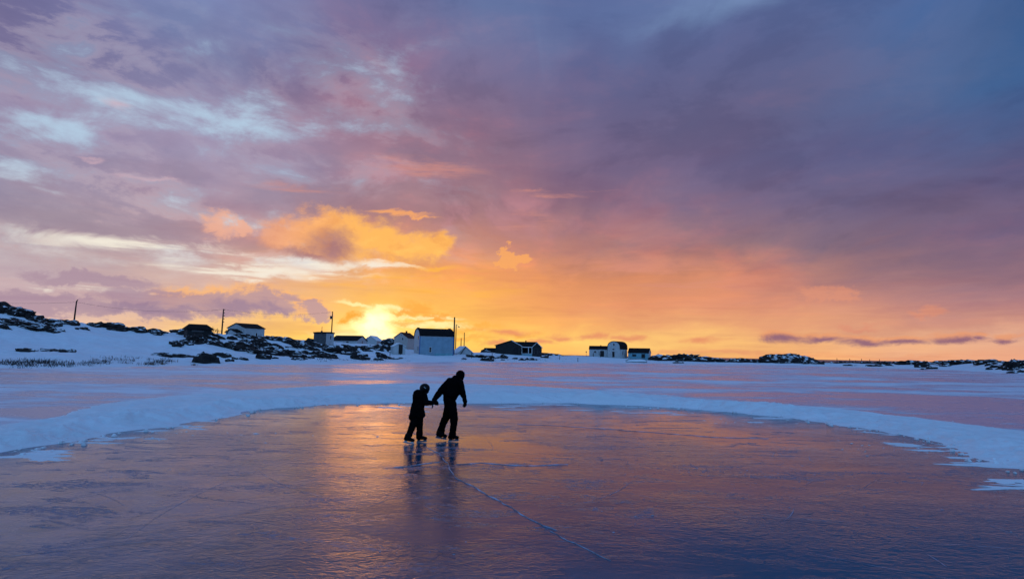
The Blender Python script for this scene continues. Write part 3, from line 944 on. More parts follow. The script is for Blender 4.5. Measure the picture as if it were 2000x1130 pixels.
def house(name, px, py, depth, phi, W_, D_, hw, hr, ridge='x', style='gable', wall='white', roof='roof', over=0.25, thick=0.16, label=None, cat='house', group=None, corner=None, sidewall=None, rake=None):
    p = P(px, py, depth)
    th = -math.atan2(p.x, p.y) + R(phi)
    root = empty(name, p, th)
    span, length = (D_, W_) if ridge == 'x' else (W_, D_)
    prof = roof_profile(span, hr, style)
    body = [(-span / 2, -1.6), (span / 2, -1.6)] + [(u, hw + z) for u, z in reversed(prof)]
    MB().prism(body, -length / 2, length / 2, ridge).build('wall', M[wall], root)
    # roof: one sheet per side, thick, overhanging
    k = (span / 2 + over) / (span / 2)
    mid = len(prof) // 2
    outp = [(u * k, z + 0.012) for u, z in prof]
    outp[0] = (outp[0][0], -over * (prof[1][1] - prof[0][1]) / (prof[1][0] - prof[0][0]) * 0.8)
    outp[-1] = (outp[-1][0], outp[0][1])
    for side in (outp[:mid + 1], outp[mid:]):
        poly = [(u, hw + z) for u, z in side] + [(u, hw + z + thick) for u, z in reversed(side)]
        MB().prism(poly, -length / 2 - over, length / 2 + over, ridge).build('roof_slope', M[roof], root)
    if corner:
        for sx in (-1, 1):
            MB().box(sx * W_ / 2 - 0.14, sx * W_ / 2 + 0.14, -D_ / 2 - 0.05, -D_ / 2 + 0.14, -1.5, hw - 0.02).build('corner_board', M[corner], root)
    if rake:
        for e_ in (-1,):
            for side in (outp[:mid + 1], outp[mid:]):
                poly = [(u, hw + z - 0.14) for u, z in side] + [(u, hw + z + thick + 0.02) for u, z in reversed(side)]
                a = e_ * (length / 2 + over)
                MB().prism(poly, a - 0.07, a - 0.003, ridge).build('rake_board', M[rake], root)
    tag(root, label, cat, group)
    return root


def chimney(root, x, y, z0, z1, s=0.35, mat='roof'):
    c = MB().box(x - s, x + s, y - s, y + s, z0, z1).build('chimney', M[mat], root)
    MB().box(x - s - 0.08, x + s + 0.08, y - s - 0.08, y + s + 0.08, z1, z1 + 0.12).build('chimney_cap', M[mat], c)


# dark hut on the hill
p = P(386, 655, 128)
h = empty('hut', p, -math.atan2(p.x, p.y) + R(12))
tag(h, 'low dark hut with a broad black hipped roof on the rocky left hill', 'hut')
MB().box(-2.45, 2.45, -1.7, 1.7, -1.6, 1.5).build('wall', M['dark_wall'], h)
MB().add([(-2.85, -2.0, 1.45), (2.85, -2.0, 1.45), (2.85, 2.0, 1.45), (-2.85, 2.0, 1.45), (-1.9, 0, 2.55), (1.7, 0, 2.55),
          (-2.85, -2.0, 1.3), (2.85, -2.0, 1.3), (2.85, 2.0, 1.3), (-2.85, 2.0, 1.3)],
         [(0, 1, 5, 4), (1, 2, 5), (2, 3, 4, 5), (3, 0, 4), (6, 7, 1, 0), (7, 8, 2, 1), (8, 9, 3, 2), (9, 6, 0, 3), (9, 8, 7, 6)]).build('roof', M['roof'], h)
opening(h, 4.9, 3.4, 'front', -0.4, 0.95, 2.4, 0.35, 'shutter', 'dark_wall', 'grey_wall', 'panel', False)
# white gabled house with a lean-to
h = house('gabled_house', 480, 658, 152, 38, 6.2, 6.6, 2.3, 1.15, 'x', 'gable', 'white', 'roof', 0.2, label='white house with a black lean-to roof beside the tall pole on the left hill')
lean = MB().prism([(-2.6, -1.2), (1.4, -1.2), (1.4, 1.05), (-0.4, 1.75), (-2.6, 1.05)], -5.0, -3.11, 'x').build('porch', M['white'], h)
MB().prism([(-2.9, 0.95), (-0.5, 1.80), (1.7, 0.96), (1.7, 1.12), (-0.5, 2.02), (-2.9, 1.11)], -5.2, -3.11, 'x').build('porch_roof', M['roof'], lean)
opening(h, 6.2, 6.6, 'front', 0.6, 0.7, 0.5, 0.9, 'door', 'trim', 'dark_wall', 'door_leaf')
# small flat-roofed shed
h = house('flat_shed', 632, 667, 150, -34, 3.7, 3.5, 2.15, 0.14, 'x', 'flat', 'grey_wall', 'roof', 0.16, 0.28, label='small grey flat-roofed shed with a white side and a mast on top', cat='shed')
MB().box(1.851, 1.89, -1.74, 1.74, -1.2, 2.12).build('side_cladding', M['white'], h)
opening(h, 3.78, 3.5, 'right', 0.2, 1.1, 0.7, 0.9, 'window')
mast = MB().tube([(-0.7, 0, 2.2), (-0.7, 0, 4.0)], 0.055, 6).build('mast', M['metal'], h)
MB().box(-0.92, -0.55, -0.15, 0.15, 2.45, 2.85).build('mast_box', M['metal'], mast)
# low long building
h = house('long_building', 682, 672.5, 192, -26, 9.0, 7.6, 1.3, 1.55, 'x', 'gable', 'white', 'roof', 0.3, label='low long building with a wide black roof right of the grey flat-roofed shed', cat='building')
opening(h, 9.0, 7.6, 'right', 0.4, 0.9, 0.8, 0.8, 'window')
opening(h, 9.0, 7.6, 'front', 1.2, 0.6, 0.9, 0.8, 'window')
# far snowy-roofed house below the sun
h = house('snowy_house', 729, 673, 232, -20, 5.4, 7.0, 1.6, 1.9, 'y', 'gable', 'white', 'snow', 0.25, label='far house with a snow-covered roof straight below the setting sun')
MB().tube([(-1.0, -4.4, -0.5), (-1.0, -4.4, 3.2)], 0.06, 6).build('aerial', M['metal'], h)
# far mound of scrub
rock(762, 667, 36, 13, 0, 'brown scrubby mound right of the snow-roofed house below the sun', None, 'scrubby_mound', 'mound', 0.6, P(762, 673, 228))
# cream house behind the lean-to
h = house('cream_house', 791, 676, 190, -22, 4.7, 7.5, 2.75, 1.65, 'y', 'gable', 'cream', 'red_roof', 0.25, label='cream house with a brown-red roof and chimney behind the pale blue house')
opening(h, 4.7, 7.5, 'front', 0.15, 3.55, 0.26, 0.5, 'attic_vent', 'trim', 'pane', 'louvre', False)
opening(h, 4.7, 7.5, 'front', 0.6, 2.35, 0.75, 0.7, 'window')
chimney(h, 0.1, 0.6, 4.2, 5.0, 0.22, 'red_roof')
# lean-to shed by the fence
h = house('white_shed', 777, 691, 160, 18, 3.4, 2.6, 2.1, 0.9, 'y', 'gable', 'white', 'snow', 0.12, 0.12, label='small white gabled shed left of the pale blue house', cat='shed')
# black board on a post in front of it
p = P(782, 694.5, 150)
bd = empty('notice_board', p, 0.1)
MB().tube([(0, 0, -0.8), (0, 0, 0.5)], 0.09, 8).build('post', M['wood'], bd)
MB().box(-0.52, 0.52, -0.05, 0.05, 0.45, 2.85).build('board', M['black'], bd)
MB().box(-0.58, 0.58, -0.07, 0.07, 2.85, 2.95).build('cap_rail', M['black'], bd)
tag(bd, 'tall black board on a post in front of the small white shed', 'board')

# pale blue gambrel house
BW, BD = 9.9, 7.6
h = house('gambrel_house', 846, 694.5, 165 + 3.2, 14, BW, BD, 5.75, 2.0, 'x', 'gambrel', 'white', 'roof', 0.16, 0.20, corner='blue_trim', label='tall pale blue house with a black gambrel roof, largest building on the shore')
# siding boards on the front, one by one
bh = 0.46
for k in range(16):
    z0 = -1.5 + k * bh
    if z0 + bh > 5.72:
        break
    MB().add([(-BW / 2 + 0.15, -BD / 2 - 0.035, z0), (BW / 2 - 0.15, -BD / 2 - 0.035, z0), (BW / 2 - 0.15, -BD / 2 - 0.012, z0 + bh - 0.012), (-BW / 2 + 0.15, -BD / 2 - 0.012, z0 + bh - 0.012),
              (-BW / 2 + 0.15, -BD / 2 + 0.02, z0), (BW / 2 - 0.15, -BD / 2 + 0.02, z0), (BW / 2 - 0.15, -BD / 2 + 0.02, z0 + bh - 0.012), (-BW / 2 + 0.15, -BD / 2 + 0.02, z0 + bh - 0.012)],
             [(0, 1, 2, 3), (4, 7, 6, 5), (0, 4, 5, 1), (3, 2, 6, 7), (0, 3, 7, 4), (1, 5, 6, 2)]).build('siding_board', M['blue_wall'], h)
MB().box(-0.6, BW / 2 - 0.16, -BD / 2 - 0.06, -BD / 2 - 0.036, -1.4, 0.75).build('teal_skirting', M['teal'], h)
opening(h, BW, BD + 0.1, 'front', -1.85, 1.75, 0.62, 1.35, 'window', 'trim', 'pane')
opening(h, BW, BD, 'left', 1.9, 5.15, 0.95, 0.95, 'window', 'white', 'pane')
opening(h, BW, BD, 'left', 1.9, 2.0, 0.95, 1.05, 'window', 'white', 'pane')
for sx in (-1, 1):
    MB().box(sx * (BW / 2 - 0.25) - 0.33, sx * (BW / 2 - 0.25) + 0.33, -0.33, 0.33, 7.6, 8.15).build('ridge_vent', M['roof'], h)

# snow-covered shed behind the pole
h = house('buried_shed', 903, 692, 178, 24, 5.4, 4.4, 0.4, 2.0, 'y', 'gable', 'white', 'snow', 0.2, 0.22, label='low gabled shed buried in snow between pale blue and dark houses', cat='shed')
MB().prism([(-2.1, -0.3), (-1.9, -0.3), (-0.1, 2.2), (-0.1, 2.5)], -2.6, -2.45, 'y').build('barge_board', M['roof'], h)

# dark house with white porch
p = P(1013, 693.5, 200)
h = empty('dark_house', p, -math.atan2(p.x, p.y) + R(-3))
tag(h, 'low black house with white-trimmed gables and a white porch between them', 'house')


def gable_block(root, x0, x1, y0, y1, hw, hr, apex, wallm, rake=True, ov=0.35):
    xa = x0 + (x1 - x0) * apex
    MB().prism([(x0, -1.2), (x1, -1.2), (x1, hw), (xa, hw + hr), (x0, hw)], y0, y1, 'y').build('wall', M[wallm], root)
    for (u0, z0, u1, z1) in ((x0, hw, xa, hw + hr), (xa, hw + hr, x1, hw)):
        sl = (z1 - z0) / (u1 - u0)
        if u0 == x0:
            u0 -= ov
            z0 -= ov * sl
        else:
            u1 += ov
            z1 += ov * sl
        MB().prism([(u0, z0 + 0.01), (u1, z1 + 0.01), (u1, z1 + 0.2), (u0, z0 + 0.2)], y0 - 0.3, y1, 'y').build('roof_slope', M['roof'], root)
        if rake and (u1 > xa or rake == 2):
            MB().prism([(u0, z0 - 0.04), (u1, z1 - 0.04), (u1, z1 + 0.16), (u0, z0 + 0.16)], y0 - 0.38, y0 - 0.303, 'y').build('rake_board', M['trim'], root)


gable_block(h, -7.7, 1.1, -5.0, 4.0, 3.2, 1.75, 0.62, 'dark_wall', 1)
gable_block(h, 4.9, 8.0, -4.4, 4.0, 2.9, 1.5, 0.50, 'dark_wall', 2)
MB().prism([(-1.5, -1.2), (3.9, -1.2), (3.9, 3.0), (1.2, 4.55), (-1.5, 3.0)], 0.9, 5.2, 'x').build('wall', M['dark_wall'], h)
for s_ in ((-2.6, 2.35, 1.2, 4.58), (1.2, 4.58, 4.3, 2.8)):
    MB().prism([(s_[0], s_[1]), (s_[2], s_[3]), (s_[2], s_[3] + 0.2), (s_[0], s_[1] + 0.2)], -1.8, 6.4, 'x').build('roof_slope', M['roof'], h)
pr = MB().prism([(-3.6, 2.75), (-2.61, 2.95), (-2.61, 3.1), (-3.6, 2.9)], 1.46, 4.6, 'x').build('porch_roof', M['roof'], h)
MB().box(1.12, 4.88, -4.35, -4.2, 2.72, 2.95).build('porch_beam', M['trim'], h)
for x in (1.3, 3.55, 4.75):
    MB().box(x - 0.09, x + 0.09, -4.34, -4.2, 0.55, 2.72).build('porch_post', M['trim'], h)
MB().box(1.2, 4.82, -4.40, -4.25, -0.9, 0.6).build('porch_wall', M['teal'], h)
MB().box(1.15, 4.86, -4.46, -4.2, 0.6, 0.70).build('porch_rail', M['trim'], h)
MB().box(1.15, 4.9, -4.2, 0.85, -1.0, -0.1).build('porch_floor', M['grey_wall'], h)
opening(h, 0, 10.0, 'front', -0.75, 1.6, 1.4, 1.9, 'window', 'dark_wall', 'pane')
opening(h, 0, 8.8, 'front', 6.0, 1.4, 0.9, 1.9, 'window', 'grey_wall', 'pane')
opening(h, 0, 8.8, 'front', 7.2, 1.4, 0.55, 1.9, 'window', 'grey_wall', 'pane')
chimney(h, 2.4, 1.2, 4.4, 5.1, 0.18, 'roof')
h = house('far_roof_shed', 958, 687, 236, -8, 4.6, 4.0, 0.5, 1.0, 'x', 'gable', 'dark_wall', 'roof', 0.3, label='low black-roofed shed half hidden behind the left end of the dark house', cat='shed')

# barn group
h = house('barn', 1206, 697.5, 234, -27, 5.4, 6.6, 4.0, 2.35, 'y', 'round', 'white', 'roof', 0.15, 0.2, label='white barn with a rounded black roof, tallest of the far group', cat='barn')
opening(h, 5.4, 6.6, 'front', 0.1, 5.15, 0.75, 0.9, 'window', 'trim', 'pane')
opening(h, 5.4, 6.6, 'front', -0.1, 3.2, 1.0, 0.5, 'loft_hatch', 'trim', 'pane', 'hatch', False)
opening(h, 5.4, 6.6, 'front', -0.1, 1.2, 1.15, 2.3, 'barn_door', 'trim', 'dark_wall', 'door_leaf', False)
opening(h, 5.4, 6.6, 'right', -0.6, 1.8, 0.8, 1.6, 'side_door', 'trim', 'red_roof', 'door_leaf', False)
h = house('barn_wing', 1172, 697, 237, -4, 8.6, 4.4, 3.2, 1.25, 'x', 'gable', 'white', 'roof', 0.15, 0.18, label='long low white wing joined to the left of the rounded barn', cat='barn')
opening(h, 8.6, 4.4, 'front', -1.9, 2.1, 1.1, 0.75, 'window', 'trim', 'pane')
opening(h, 8.6, 4.4, 'front', -2.6, 0.9, 0.45, 1.5, 'door', 'trim', 'grey_wall', 'door_leaf', False)
opening(h, 8.6, 4.4, 'front', 1.0, 1.4, 1.4, 2.2, 'wagon_door', 'grey_wall', 'dark_wall', 'door_leaf', False)
chimney(h, 1.6 - 1.2, -1.6, 4.0, 4.75, 0.2)
h = house('long_shed', 1249, 699, 232, -12, 8.2, 4.6, 2.1, 1.75, 'x', 'gable', 'teal', 'roof', 0.15, 0.18, label='long black-roofed shed with a white end, rightmost of the far buildings', cat='shed')
MB().prism([(-2.28, -1.0), (2.28, -1.0), (2.28, 2.08), (0, 3.8), (-2.28, 2.08)], 4.103, 4.14, 'x').build('end_cladding', M['white'], h)
opening(h, 8.2, 4.6, 'front', -1.6, 1.1, 1.6, 0.9, 'window', 'teal', 'pane')
opening(h, 8.2, 4.6, 'front', 2.0, 0.9, 1.4, 1.6, 'door', 'teal', 'dark_wall', 'door_leaf', False)


# a little cart of dark boxes before the shed
def at_ground(px, py):
    q = hit(px, py)
    return q


q = at_ground(1255, 701.5)
ct = empty('cargo_sled', q, 0.15)
MB().box(-1.2, 1.2, -0.5, 0.5, 0.28, 0.42).build('deck', M['wood'], ct)
for y in (-0.42, 0.42):
    MB().tube([(-1.35, y, 0.06), (1.2, y, 0.06), (1.5, y, 0.22), (1.62, y, 0.42)], 0.06, 6).build('runner', M['black'], ct)
    for x in (-0.8, 0.7):
        MB().box(x - 0.05, x + 0.05, y - 0.04, y + 0.04, 0.06, 0.28).build('strut', M['wood'], ct)
MB().box(-1.1, 0.2, -0.42, 0.42, 0.42, 1.25).build('crate', M['black'], ct)
MB().box(0.25, 1.05, -0.4, 0.4, 0.42, 1.0).build('crate', M['black'], ct)
tag(ct, 'dark loaded sled standing before the long black-roofed shed', 'sled')

# upturned snowed-in boat on the shore
q = at_ground(1243, 707)
bt = empty('upturned_boat', q, 0.05)
L_, n_ = 3.4, 15
Vb = np.zeros((n_, 9, 3))
for i in range(n_):
    s_ = i / (n_ - 1) * 2 - 1
    wv = 0.95 * (1 - abs(s_) ** 3.2) + 0.03
    for j in range(9):
        a = math.pi * j / 8
        Vb[i, j] = (s_ * L_, -wv * math.cos(a), (0.95 + 0.10 * s_) * (1 - abs(s_) ** 4 * 0.55) * math.sin(a) ** 0.8 * (1 if abs(s_) < 1 else .8))
grid_obj('hull', Vb, M['snow'], bt)
MB().tube([(Vb[i, 0, 0], Vb[i, 0, 1] - 0.03, 0.05) for i in range(n_)], 0.10, 6).build('gunwale', M['black'], bt)
MB().tube([(Vb[i, 4, 0], Vb[i, 4, 1], Vb[i, 4, 2] + 0.04) for i in range(n_)], 0.10, 6).build('keel', M['black'], bt)
tag(bt, 'upturned boat under snow with a dark keel, on the ice before the barn', 'boat')


# ------------------------------------------------------------------ poles, posts, wires
def pole(name, px, py0, py1, depth, rad, label, cat='pole', group=None, lean=0.0):
    p = P(px, py0, depth)
    top = P(px, py1, depth).z - p.z
    root = empty(name, p)
    MB().tube([(0, 0, -1.2), (lean * 0.5, 0, top * 0.5), (lean, 0, top)], [rad * 1.15, rad, rad * 0.8], 8).build('shaft', M['wood'], root)
    tag(root, label, cat, group)
    return root, top


u1, tp = pole('bent_pole', 144.5, 627, 588, 124, 0.15, 'lone pole with a bent tip on the left hill ridge', lean=0.12)
MB().tube([(0.12, 0, tp - 0.05), (0.28, 0, tp + 0.25), (0.42, 0, tp + 0.34)], [0.12, 0.10, 0.06], 6).build('bent_tip', M['wood'], u1)
u2, tp2 = pole('utility_pole', 433, 652, 603, 140, 0.17, 'tall utility pole with a column of insulators beside the white lean-to house', 'utility pole')
for k in range(5):
    z = tp2 - 0.15 - k * 0.75
    a = MB().tube([(0, -0.05, z), (0.32, -0.05, z)], 0.035, 6).build('bracket', M['metal'], u2)
    MB().tube([(0.32, -0.05, z - 0.14), (0.32, -0.05, z + 0.10)], [0.09, 0.06], 6).build('insulator', M['metal'], a)
u3, tp3 = pole('utility_pole', 647, 660, 608, 152, 0.15, 'tall utility pole with a transformer behind the grey flat-roofed shed', 'utility pole')
tr = MB().tube([(-0.34, -0.1, tp3 - 2.0), (-0.34, -0.1, tp3 - 1.2)], 0.27, 10).build('transformer', M['metal'], u3)
MB().tube([(-0.05, -0.1, tp3 - 1.6), (-0.4, -0.1, tp3 - 1.6)], 0.05, 6).build('bracket', M['metal'], tr)
u4, tp4 = pole('utility_pole', 885.7, 693, 619, 172, 0.24, 'tallest thick pole right against the pale blue house', 'utility pole')
u5, tp5 = pole('street_lamp', 889.5, 690, 633, 190, 0.15, 'slim lamp pole with a short arm behind the thickest pole', 'street lamp')
arm = MB().tube([(0, 0, tp5 - 0.15), (0.5, 0, tp5 - 0.35), (0.9, 0, tp5 - 0.72)], 0.05, 6).build('arm', M['metal'], u5)
MB().box(0.55, 1.2, -0.13, 0.13, tp5 - 0.98, tp5 - 0.76).build('lamp_head', M['metal'], arm)
pole('pole', 900, 688, 660, 215, 0.17, 'short pole just left of the slim far pole', 'pole')
pole('pole', 906, 690, 649, 205, 0.15, 'slim far pole right of the short pole', 'pole')
for px, y0, y1, lab in ((761.5, 695, 686.5, 'fence post left of the small white shed'), (921, 699, 688, 'fence post between the buried shed and the dark house'),
                        (961, 697, 689, 'fence post before the left end of the dark house'), (1093, 702, 694, 'fence post right of the dark house'),
                        (1128.5, 706, 698, 'lone fence post left of the barn wing')):
    q = hit(px, y0)
    o = mesh_obj('fence_post', *(lambda mb: (mb.v, mb.f))(MB().tube([(0, 0, -0.5), (0.03, 0, P(px, y1, q.y).z - q.z)], [0.09, 0.08], 6)), M['wood'])
    o.location = q
    tag(o, lab, 'post', 'shore fence posts')
q = P(1145, 696, 236)
sg = empty('sign_post', q)
MB().tube([(0, 0, -1.0), (0, 0, 1.9)], 0.06, 6).build('post', M['metal'], sg)
MB().box(-0.24, 0.24, -0.04, 0.02, 1.75, 2.2).build('sign_panel', M['metal'], sg)
tag(sg, 'small sign on a thin post left of the barn wing', 'sign')


# stone breakwater with posts
def stone_row(px0, px1, py, depth, hgt_, label):
    a, b_ = P(px0, py, depth), P(px1, py, depth - 8)
    root = empty('breakwater', a)
    L = (b_ - a).length
    n = int(L / 1.5)
    for k in range(n):
        me = rock_mesh('stone', 1.05, 0.9, hgt_ * random.uniform(0.5, 0.68), 300 + k, 2)
        o = link(bpy.data.objects.new('stone', me), root)
        o.location = (b_ - a) * ((k + 0.5) / n) + Vector((random.uniform(-.2, .2), random.uniform(-.3, .3), -0.1))
        o.rotation_euler = (0, 0, random.uniform(0, 6))
    tag(root, label, 'breakwater')


stone_row(1596, 1752, 711.0, 226, 1.9, 'long dark stone breakwater along the water on the right')
for px, y1, lab in ((1635, 699, 'leftmost and tallest post on the stone breakwater'), (1660, 700, 'second post from the left on the breakwater'), (1671, 703, 'short stubby post on the breakwater'),
                    (1683, 700, 'fourth post from the left on the breakwater'), (1699, 701, 'slim post second from the right on the breakwater'), (1718, 701, 'rightmost post on the breakwater')):
    q = P(px, 711.5, 228)
    o = mesh_obj('mooring_post', *(lambda mb: (mb.v, mb.f))(MB().tube([(0, 0, -1), (0.04, 0, P(px, y1, 228).z - q.z)], [0.13, 0.10], 6)), M['wood'])
    o.location = q
    tag(o, lab, 'post', 'posts on the breakwater')


def wire(a, b_, sag, label):
    pts = [a.lerp(b_, t_) - Vector((0, 0, sag * 4 * t_ * (1 - t_))) for t_ in np.linspace(0, 1, 17)]
    o = MB().tube(pts, 0.018, 4).build('power_line', M['metal'])
    tag(o, label, 'wire', 'power lines')


T1 = Vector(u1.location) + Vector((0.1, 0, tp - 0.2))
T2 = Vector(u2.location) + Vector((0, 0, tp2 - 0.1))
T3 = Vector(u3.location) + Vector((0, 0, tp3 - 0.1))
wire(P(-120, 585, 128), T1, 0.5, 'thin wire running from the left edge to the bent pole')
wire(T1, T2, 1.2, 'thin wire between the bent pole and the insulator pole')
wire(T2, T3, 1.0, 'thin wire between the insulator pole and the transformer pole')


# ------------------------------------------------------------------ dry growth
def blades(name, spots, mat, label, cat, hmin, hmax, wb=0.02, spread=0.5, n=26, kind='stuff'):
    vs, fs = [], []
    for (px, py, k) in spots:
        c = hit(px, py)
        for _ in range(int(n * k)):
            x, y = c.x + random.gauss(0, spread * k), c.y + random.gauss(0, spread * k)
            z = gz(x, y) - 0.03
            hh = random.uniform(hmin, hmax) * (0.6 + 0.4 * k)
            lx, ly = random.gauss(0, hh * 0.45), random.gauss(0, hh * 0.45)
            a = random.uniform(0, 3.14)
            ex, ey = math.cos(a) * wb, math.sin(a) * wb
            b0 = len(vs)
            vs += [(x - ex, y - ey, z), (x + ex, y + ey, z), (x + lx * 0.5 + ex * 0.7, y + ly * 0.5 + ey * 0.7, z + hh * 0.6), (x + lx * 0.5 - ex * 0.7, y + ly * 0.5 - ey * 0.7, z + hh * 0.6), (x + lx, y + ly, z + hh)]
            fs += [(b0, b0 + 1, b0 + 2, b0 + 3), (b0 + 3, b0 + 2, b0 + 4)]
    o = mesh_obj(name, vs, fs, mat)
    return tag(o, label, cat, kind=kind)


sp = []
for _ in range(90):
    x = random.uniform(0, 330)
    sp.append((x, 711 - x * 0.012 + random.gauss(0, 3.2) - (5 if 210 < x < 270 and random.random() < .5 else 0), random.uniform(0.3, 1.2)))
blades('shore_grass', sp, M['twig'], 'dark dry grass and twigs along the ice edge at the foot of the left hill', 'grass', 0.12, 0.5, 0.022, 0.55, 30)
sp2 = [(random.uniform(590, 800), random.uniform(698, 706), random.uniform(0.2, 0.7)) for _ in range(40)] + [(random.uniform(900, 1120), random.uniform(699, 706), random.uniform(0.2, 0.6)) for _ in range(40)]
blades('far_grass', sp2, M['twig'], 'sparse dark dry grass along the ice edge below the houses', 'grass', 0.1, 0.4, 0.03, 0.8, 22)
for px, py, lab in ((296, 712.5, 'straw-coloured grass tuft left of the big boulder, left one'), (318, 711.5, 'straw-coloured grass tuft left of the big boulder, right one'), (381, 713.5, 'small straw-coloured grass tuft at the foot of the big boulder')):
    o = blades('grass_tuft', [(px, py, 0.7)], M['straw'], lab, 'grass', 0.2, 0.5, 0.016, 0.22, 60, None)
    o['kind'] = 'stuff'


def shrub(px, py, depth, hh, label, seed):
    rnd = random.Random(seed)
    p = P(px, py, depth)
    root = empty('bare_shrub', p)
    st, tw = MB(), MB()
    for _ in range(7):
        a, b_ = rnd.gauss(0, 0.35), rnd.gauss(0, 0.35)
        tip = Vector((a * hh, b_ * hh, hh * rnd.uniform(0.6, 1.0)))
        st.tube([(0, 0, -0.4), tip * 0.5 + Vector((rnd.gauss(0, .08), 0, 0)), tip], [0.035, 0.025, 0.012], 4)
        for _ in range(9):
            s0 = tip * rnd.uniform(0.35, 1.0)
            tw.tube([s0, s0 + Vector((rnd.gauss(0, .28), rnd.gauss(0, .28), rnd.uniform(0.05, 0.45))) * hh * 0.6], [0.014, 0.006], 3)
    st.build('stem', M['twig'], root)['kind'] = 'stuff'
    tw.build('twig', M['twig'], root)['kind'] = 'stuff'
    tag(root, label, 'shrub', 'bare shrubs')


shrub(417, 650, 133, 1.5, 'bare twiggy shrub between the dark hut and the insulator pole', 1)
shrub(425, 651, 134, 1.1, 'lower bare shrub at the foot of the insulator pole', 2)
shrub(443, 652, 146, 1.3, 'bare shrub against the left end of the white lean-to house', 3)
shrub(1173, 697, 231, 2.6, 'dark bare bush before the barn wing', 4)

# ------------------------------------------------------------------ marks in the rink ice
def ribbon(name, pts, w0, w1, hgt_, mat, parent, seed, step=0.10, kind=None):
    rnd = random.Random(seed)
    P_ = [G(*p) for p in pts]
    path = []
    for a, b_ in zip(P_[:-1], P_[1:]):
        n = max(2, int((b_ - a).length / step))
        path += [a.lerp(b_, k / n) for k in range(n)]
    path.append(P_[-1])
    V = []
    for i, p in enumerate(path):
        t_ = (path[min(i + 1, len(path) - 1)] - path[max(i - 1, 0)]).normalized()
        nn = Vector((-t_.y, t_.x, 0))
        s = i / max(1, len(path) - 1)
        off = nn * (0.16 * mnoise.noise(Vector((i * 0.045, seed, 0))) + 0.06 * mnoise.noise(Vector((i * 0.17, seed, 1))) + 0.03 * mnoise.noise(Vector((i * 0.6, seed, 3))))
        w = (w0 + (w1 - w0) * s) * (0.12 + 1.7 * abs(mnoise.noise(Vector((i * 0.23, seed, 7)))) + 0.25 * rnd.random())
        hh = hgt_ * (0.5 + 0.8 * rnd.random())
        V.append([tuple(p + off - nn * w + Vector((0, 0, -0.002))), tuple(p + off - nn * w * 0.3 + Vector((0, 0, 0.004 + hh * 0.8))), tuple(p + off + nn * w * 0.25 + Vector((0, 0, 0.004 + hh))), tuple(p + off + nn * w + Vector((0, 0, -0.002)))])
    o = grid_obj(name, np.array(V), mat, parent, smooth=False)
    if kind:
        o['kind'] = kind
    return o


ribbon('ice_crack', [(832, 872), (850, 886), (870, 906), (900, 932), (935, 954), (970, 976), (1010, 1004), (1045, 1023), (1075, 1037)], 0.010, 0.014, 0.006, M['frost'], rink, 1)
ribbon('ice_crack', [(1075, 1037), (1110, 1055), (1150, 1072), (1195, 1094)], 0.010, 0.003, 0.004, M['frost'], rink, 2)
ribbon('ice_crack', [(770, 912), (800, 910), (830, 905), (858, 902)], 0.020, 0.014, 0.006, M['frost'], rink, 3)
ribbon('ice_crack', [(890, 906), (940, 903), (985, 908), (1040, 909), (1110, 907)], 0.024, 0.018, 0.006, M['frost'], rink, 4)
ribbon('ice_crack', [(1010, 828), (1100, 832), (1200, 838), (1300, 846), (1400, 853), (1500, 856)], 0.03, 0.02, 0.005, M['frost'], rink, 5)


def chip_field(name, zones, parent, mat, seed, smin, smax):
    rnd = random.Random(seed)
    vs, fs = [], []
    for (cx, cy, rx, ry, n) in zones:
        for _ in range(n):
            p = G(cx + rnd.gauss(0, rx), cy + rnd.gauss(0, ry))
            s = rnd.uniform(smin, smax) * (1.6 if rnd.random() < 0.08 else 1)
            b0 = len(vs)
            a0 = rnd.uniform(0, 6.28)
            k = 5
            st = rnd.uniform(1.2, 2.6)
            for j in range(k):
                a = a0 + j * 6.283 / k
                q = s * rnd.uniform(0.6, 1.1)
                vs.append((p.x + math.cos(a) * q * st, p.y + math.sin(a) * q * 0.7, -0.002))
            vs.append((p.x + rnd.gauss(0, s * .2), p.y + rnd.gauss(0, s * .2), s * rnd.uniform(0.18, 0.5)))
            fs += [(b0 + j, b0 + (j + 1) % k, b0 + k) for j in range(k)]
    o = mesh_obj(name, vs, fs, mat, parent)
    o['kind'] = 'stuff'
    return o


chip_field('ice_chips', [(1180, 900, 60, 6, 60), (1330, 912, 90, 10, 120), (1440, 925, 60, 6, 70), (1500, 935, 80, 10, 60), (1260, 1015, 60, 20, 50), (430, 848, 30, 4, 40), (235, 931, 26, 3, 40), (380, 921, 26, 3, 30),
                         (40, 948, 30, 3, 30), (1600, 960, 200, 60, 60), (900, 1060, 200, 40, 40), (1480, 880, 160, 20, 70), (560, 870, 80, 8, 30)], rink, M['frost'], 5, 0.004, 0.014)
chip_field('snow_crumbs', [(300, 846, 140, 10, 60), (1560, 822, 150, 8, 80), (1850, 872, 80, 10, 70), (900, 789, 260, 2, 60)], rink, M['bank_snow'], 6, 0.010, 0.035)

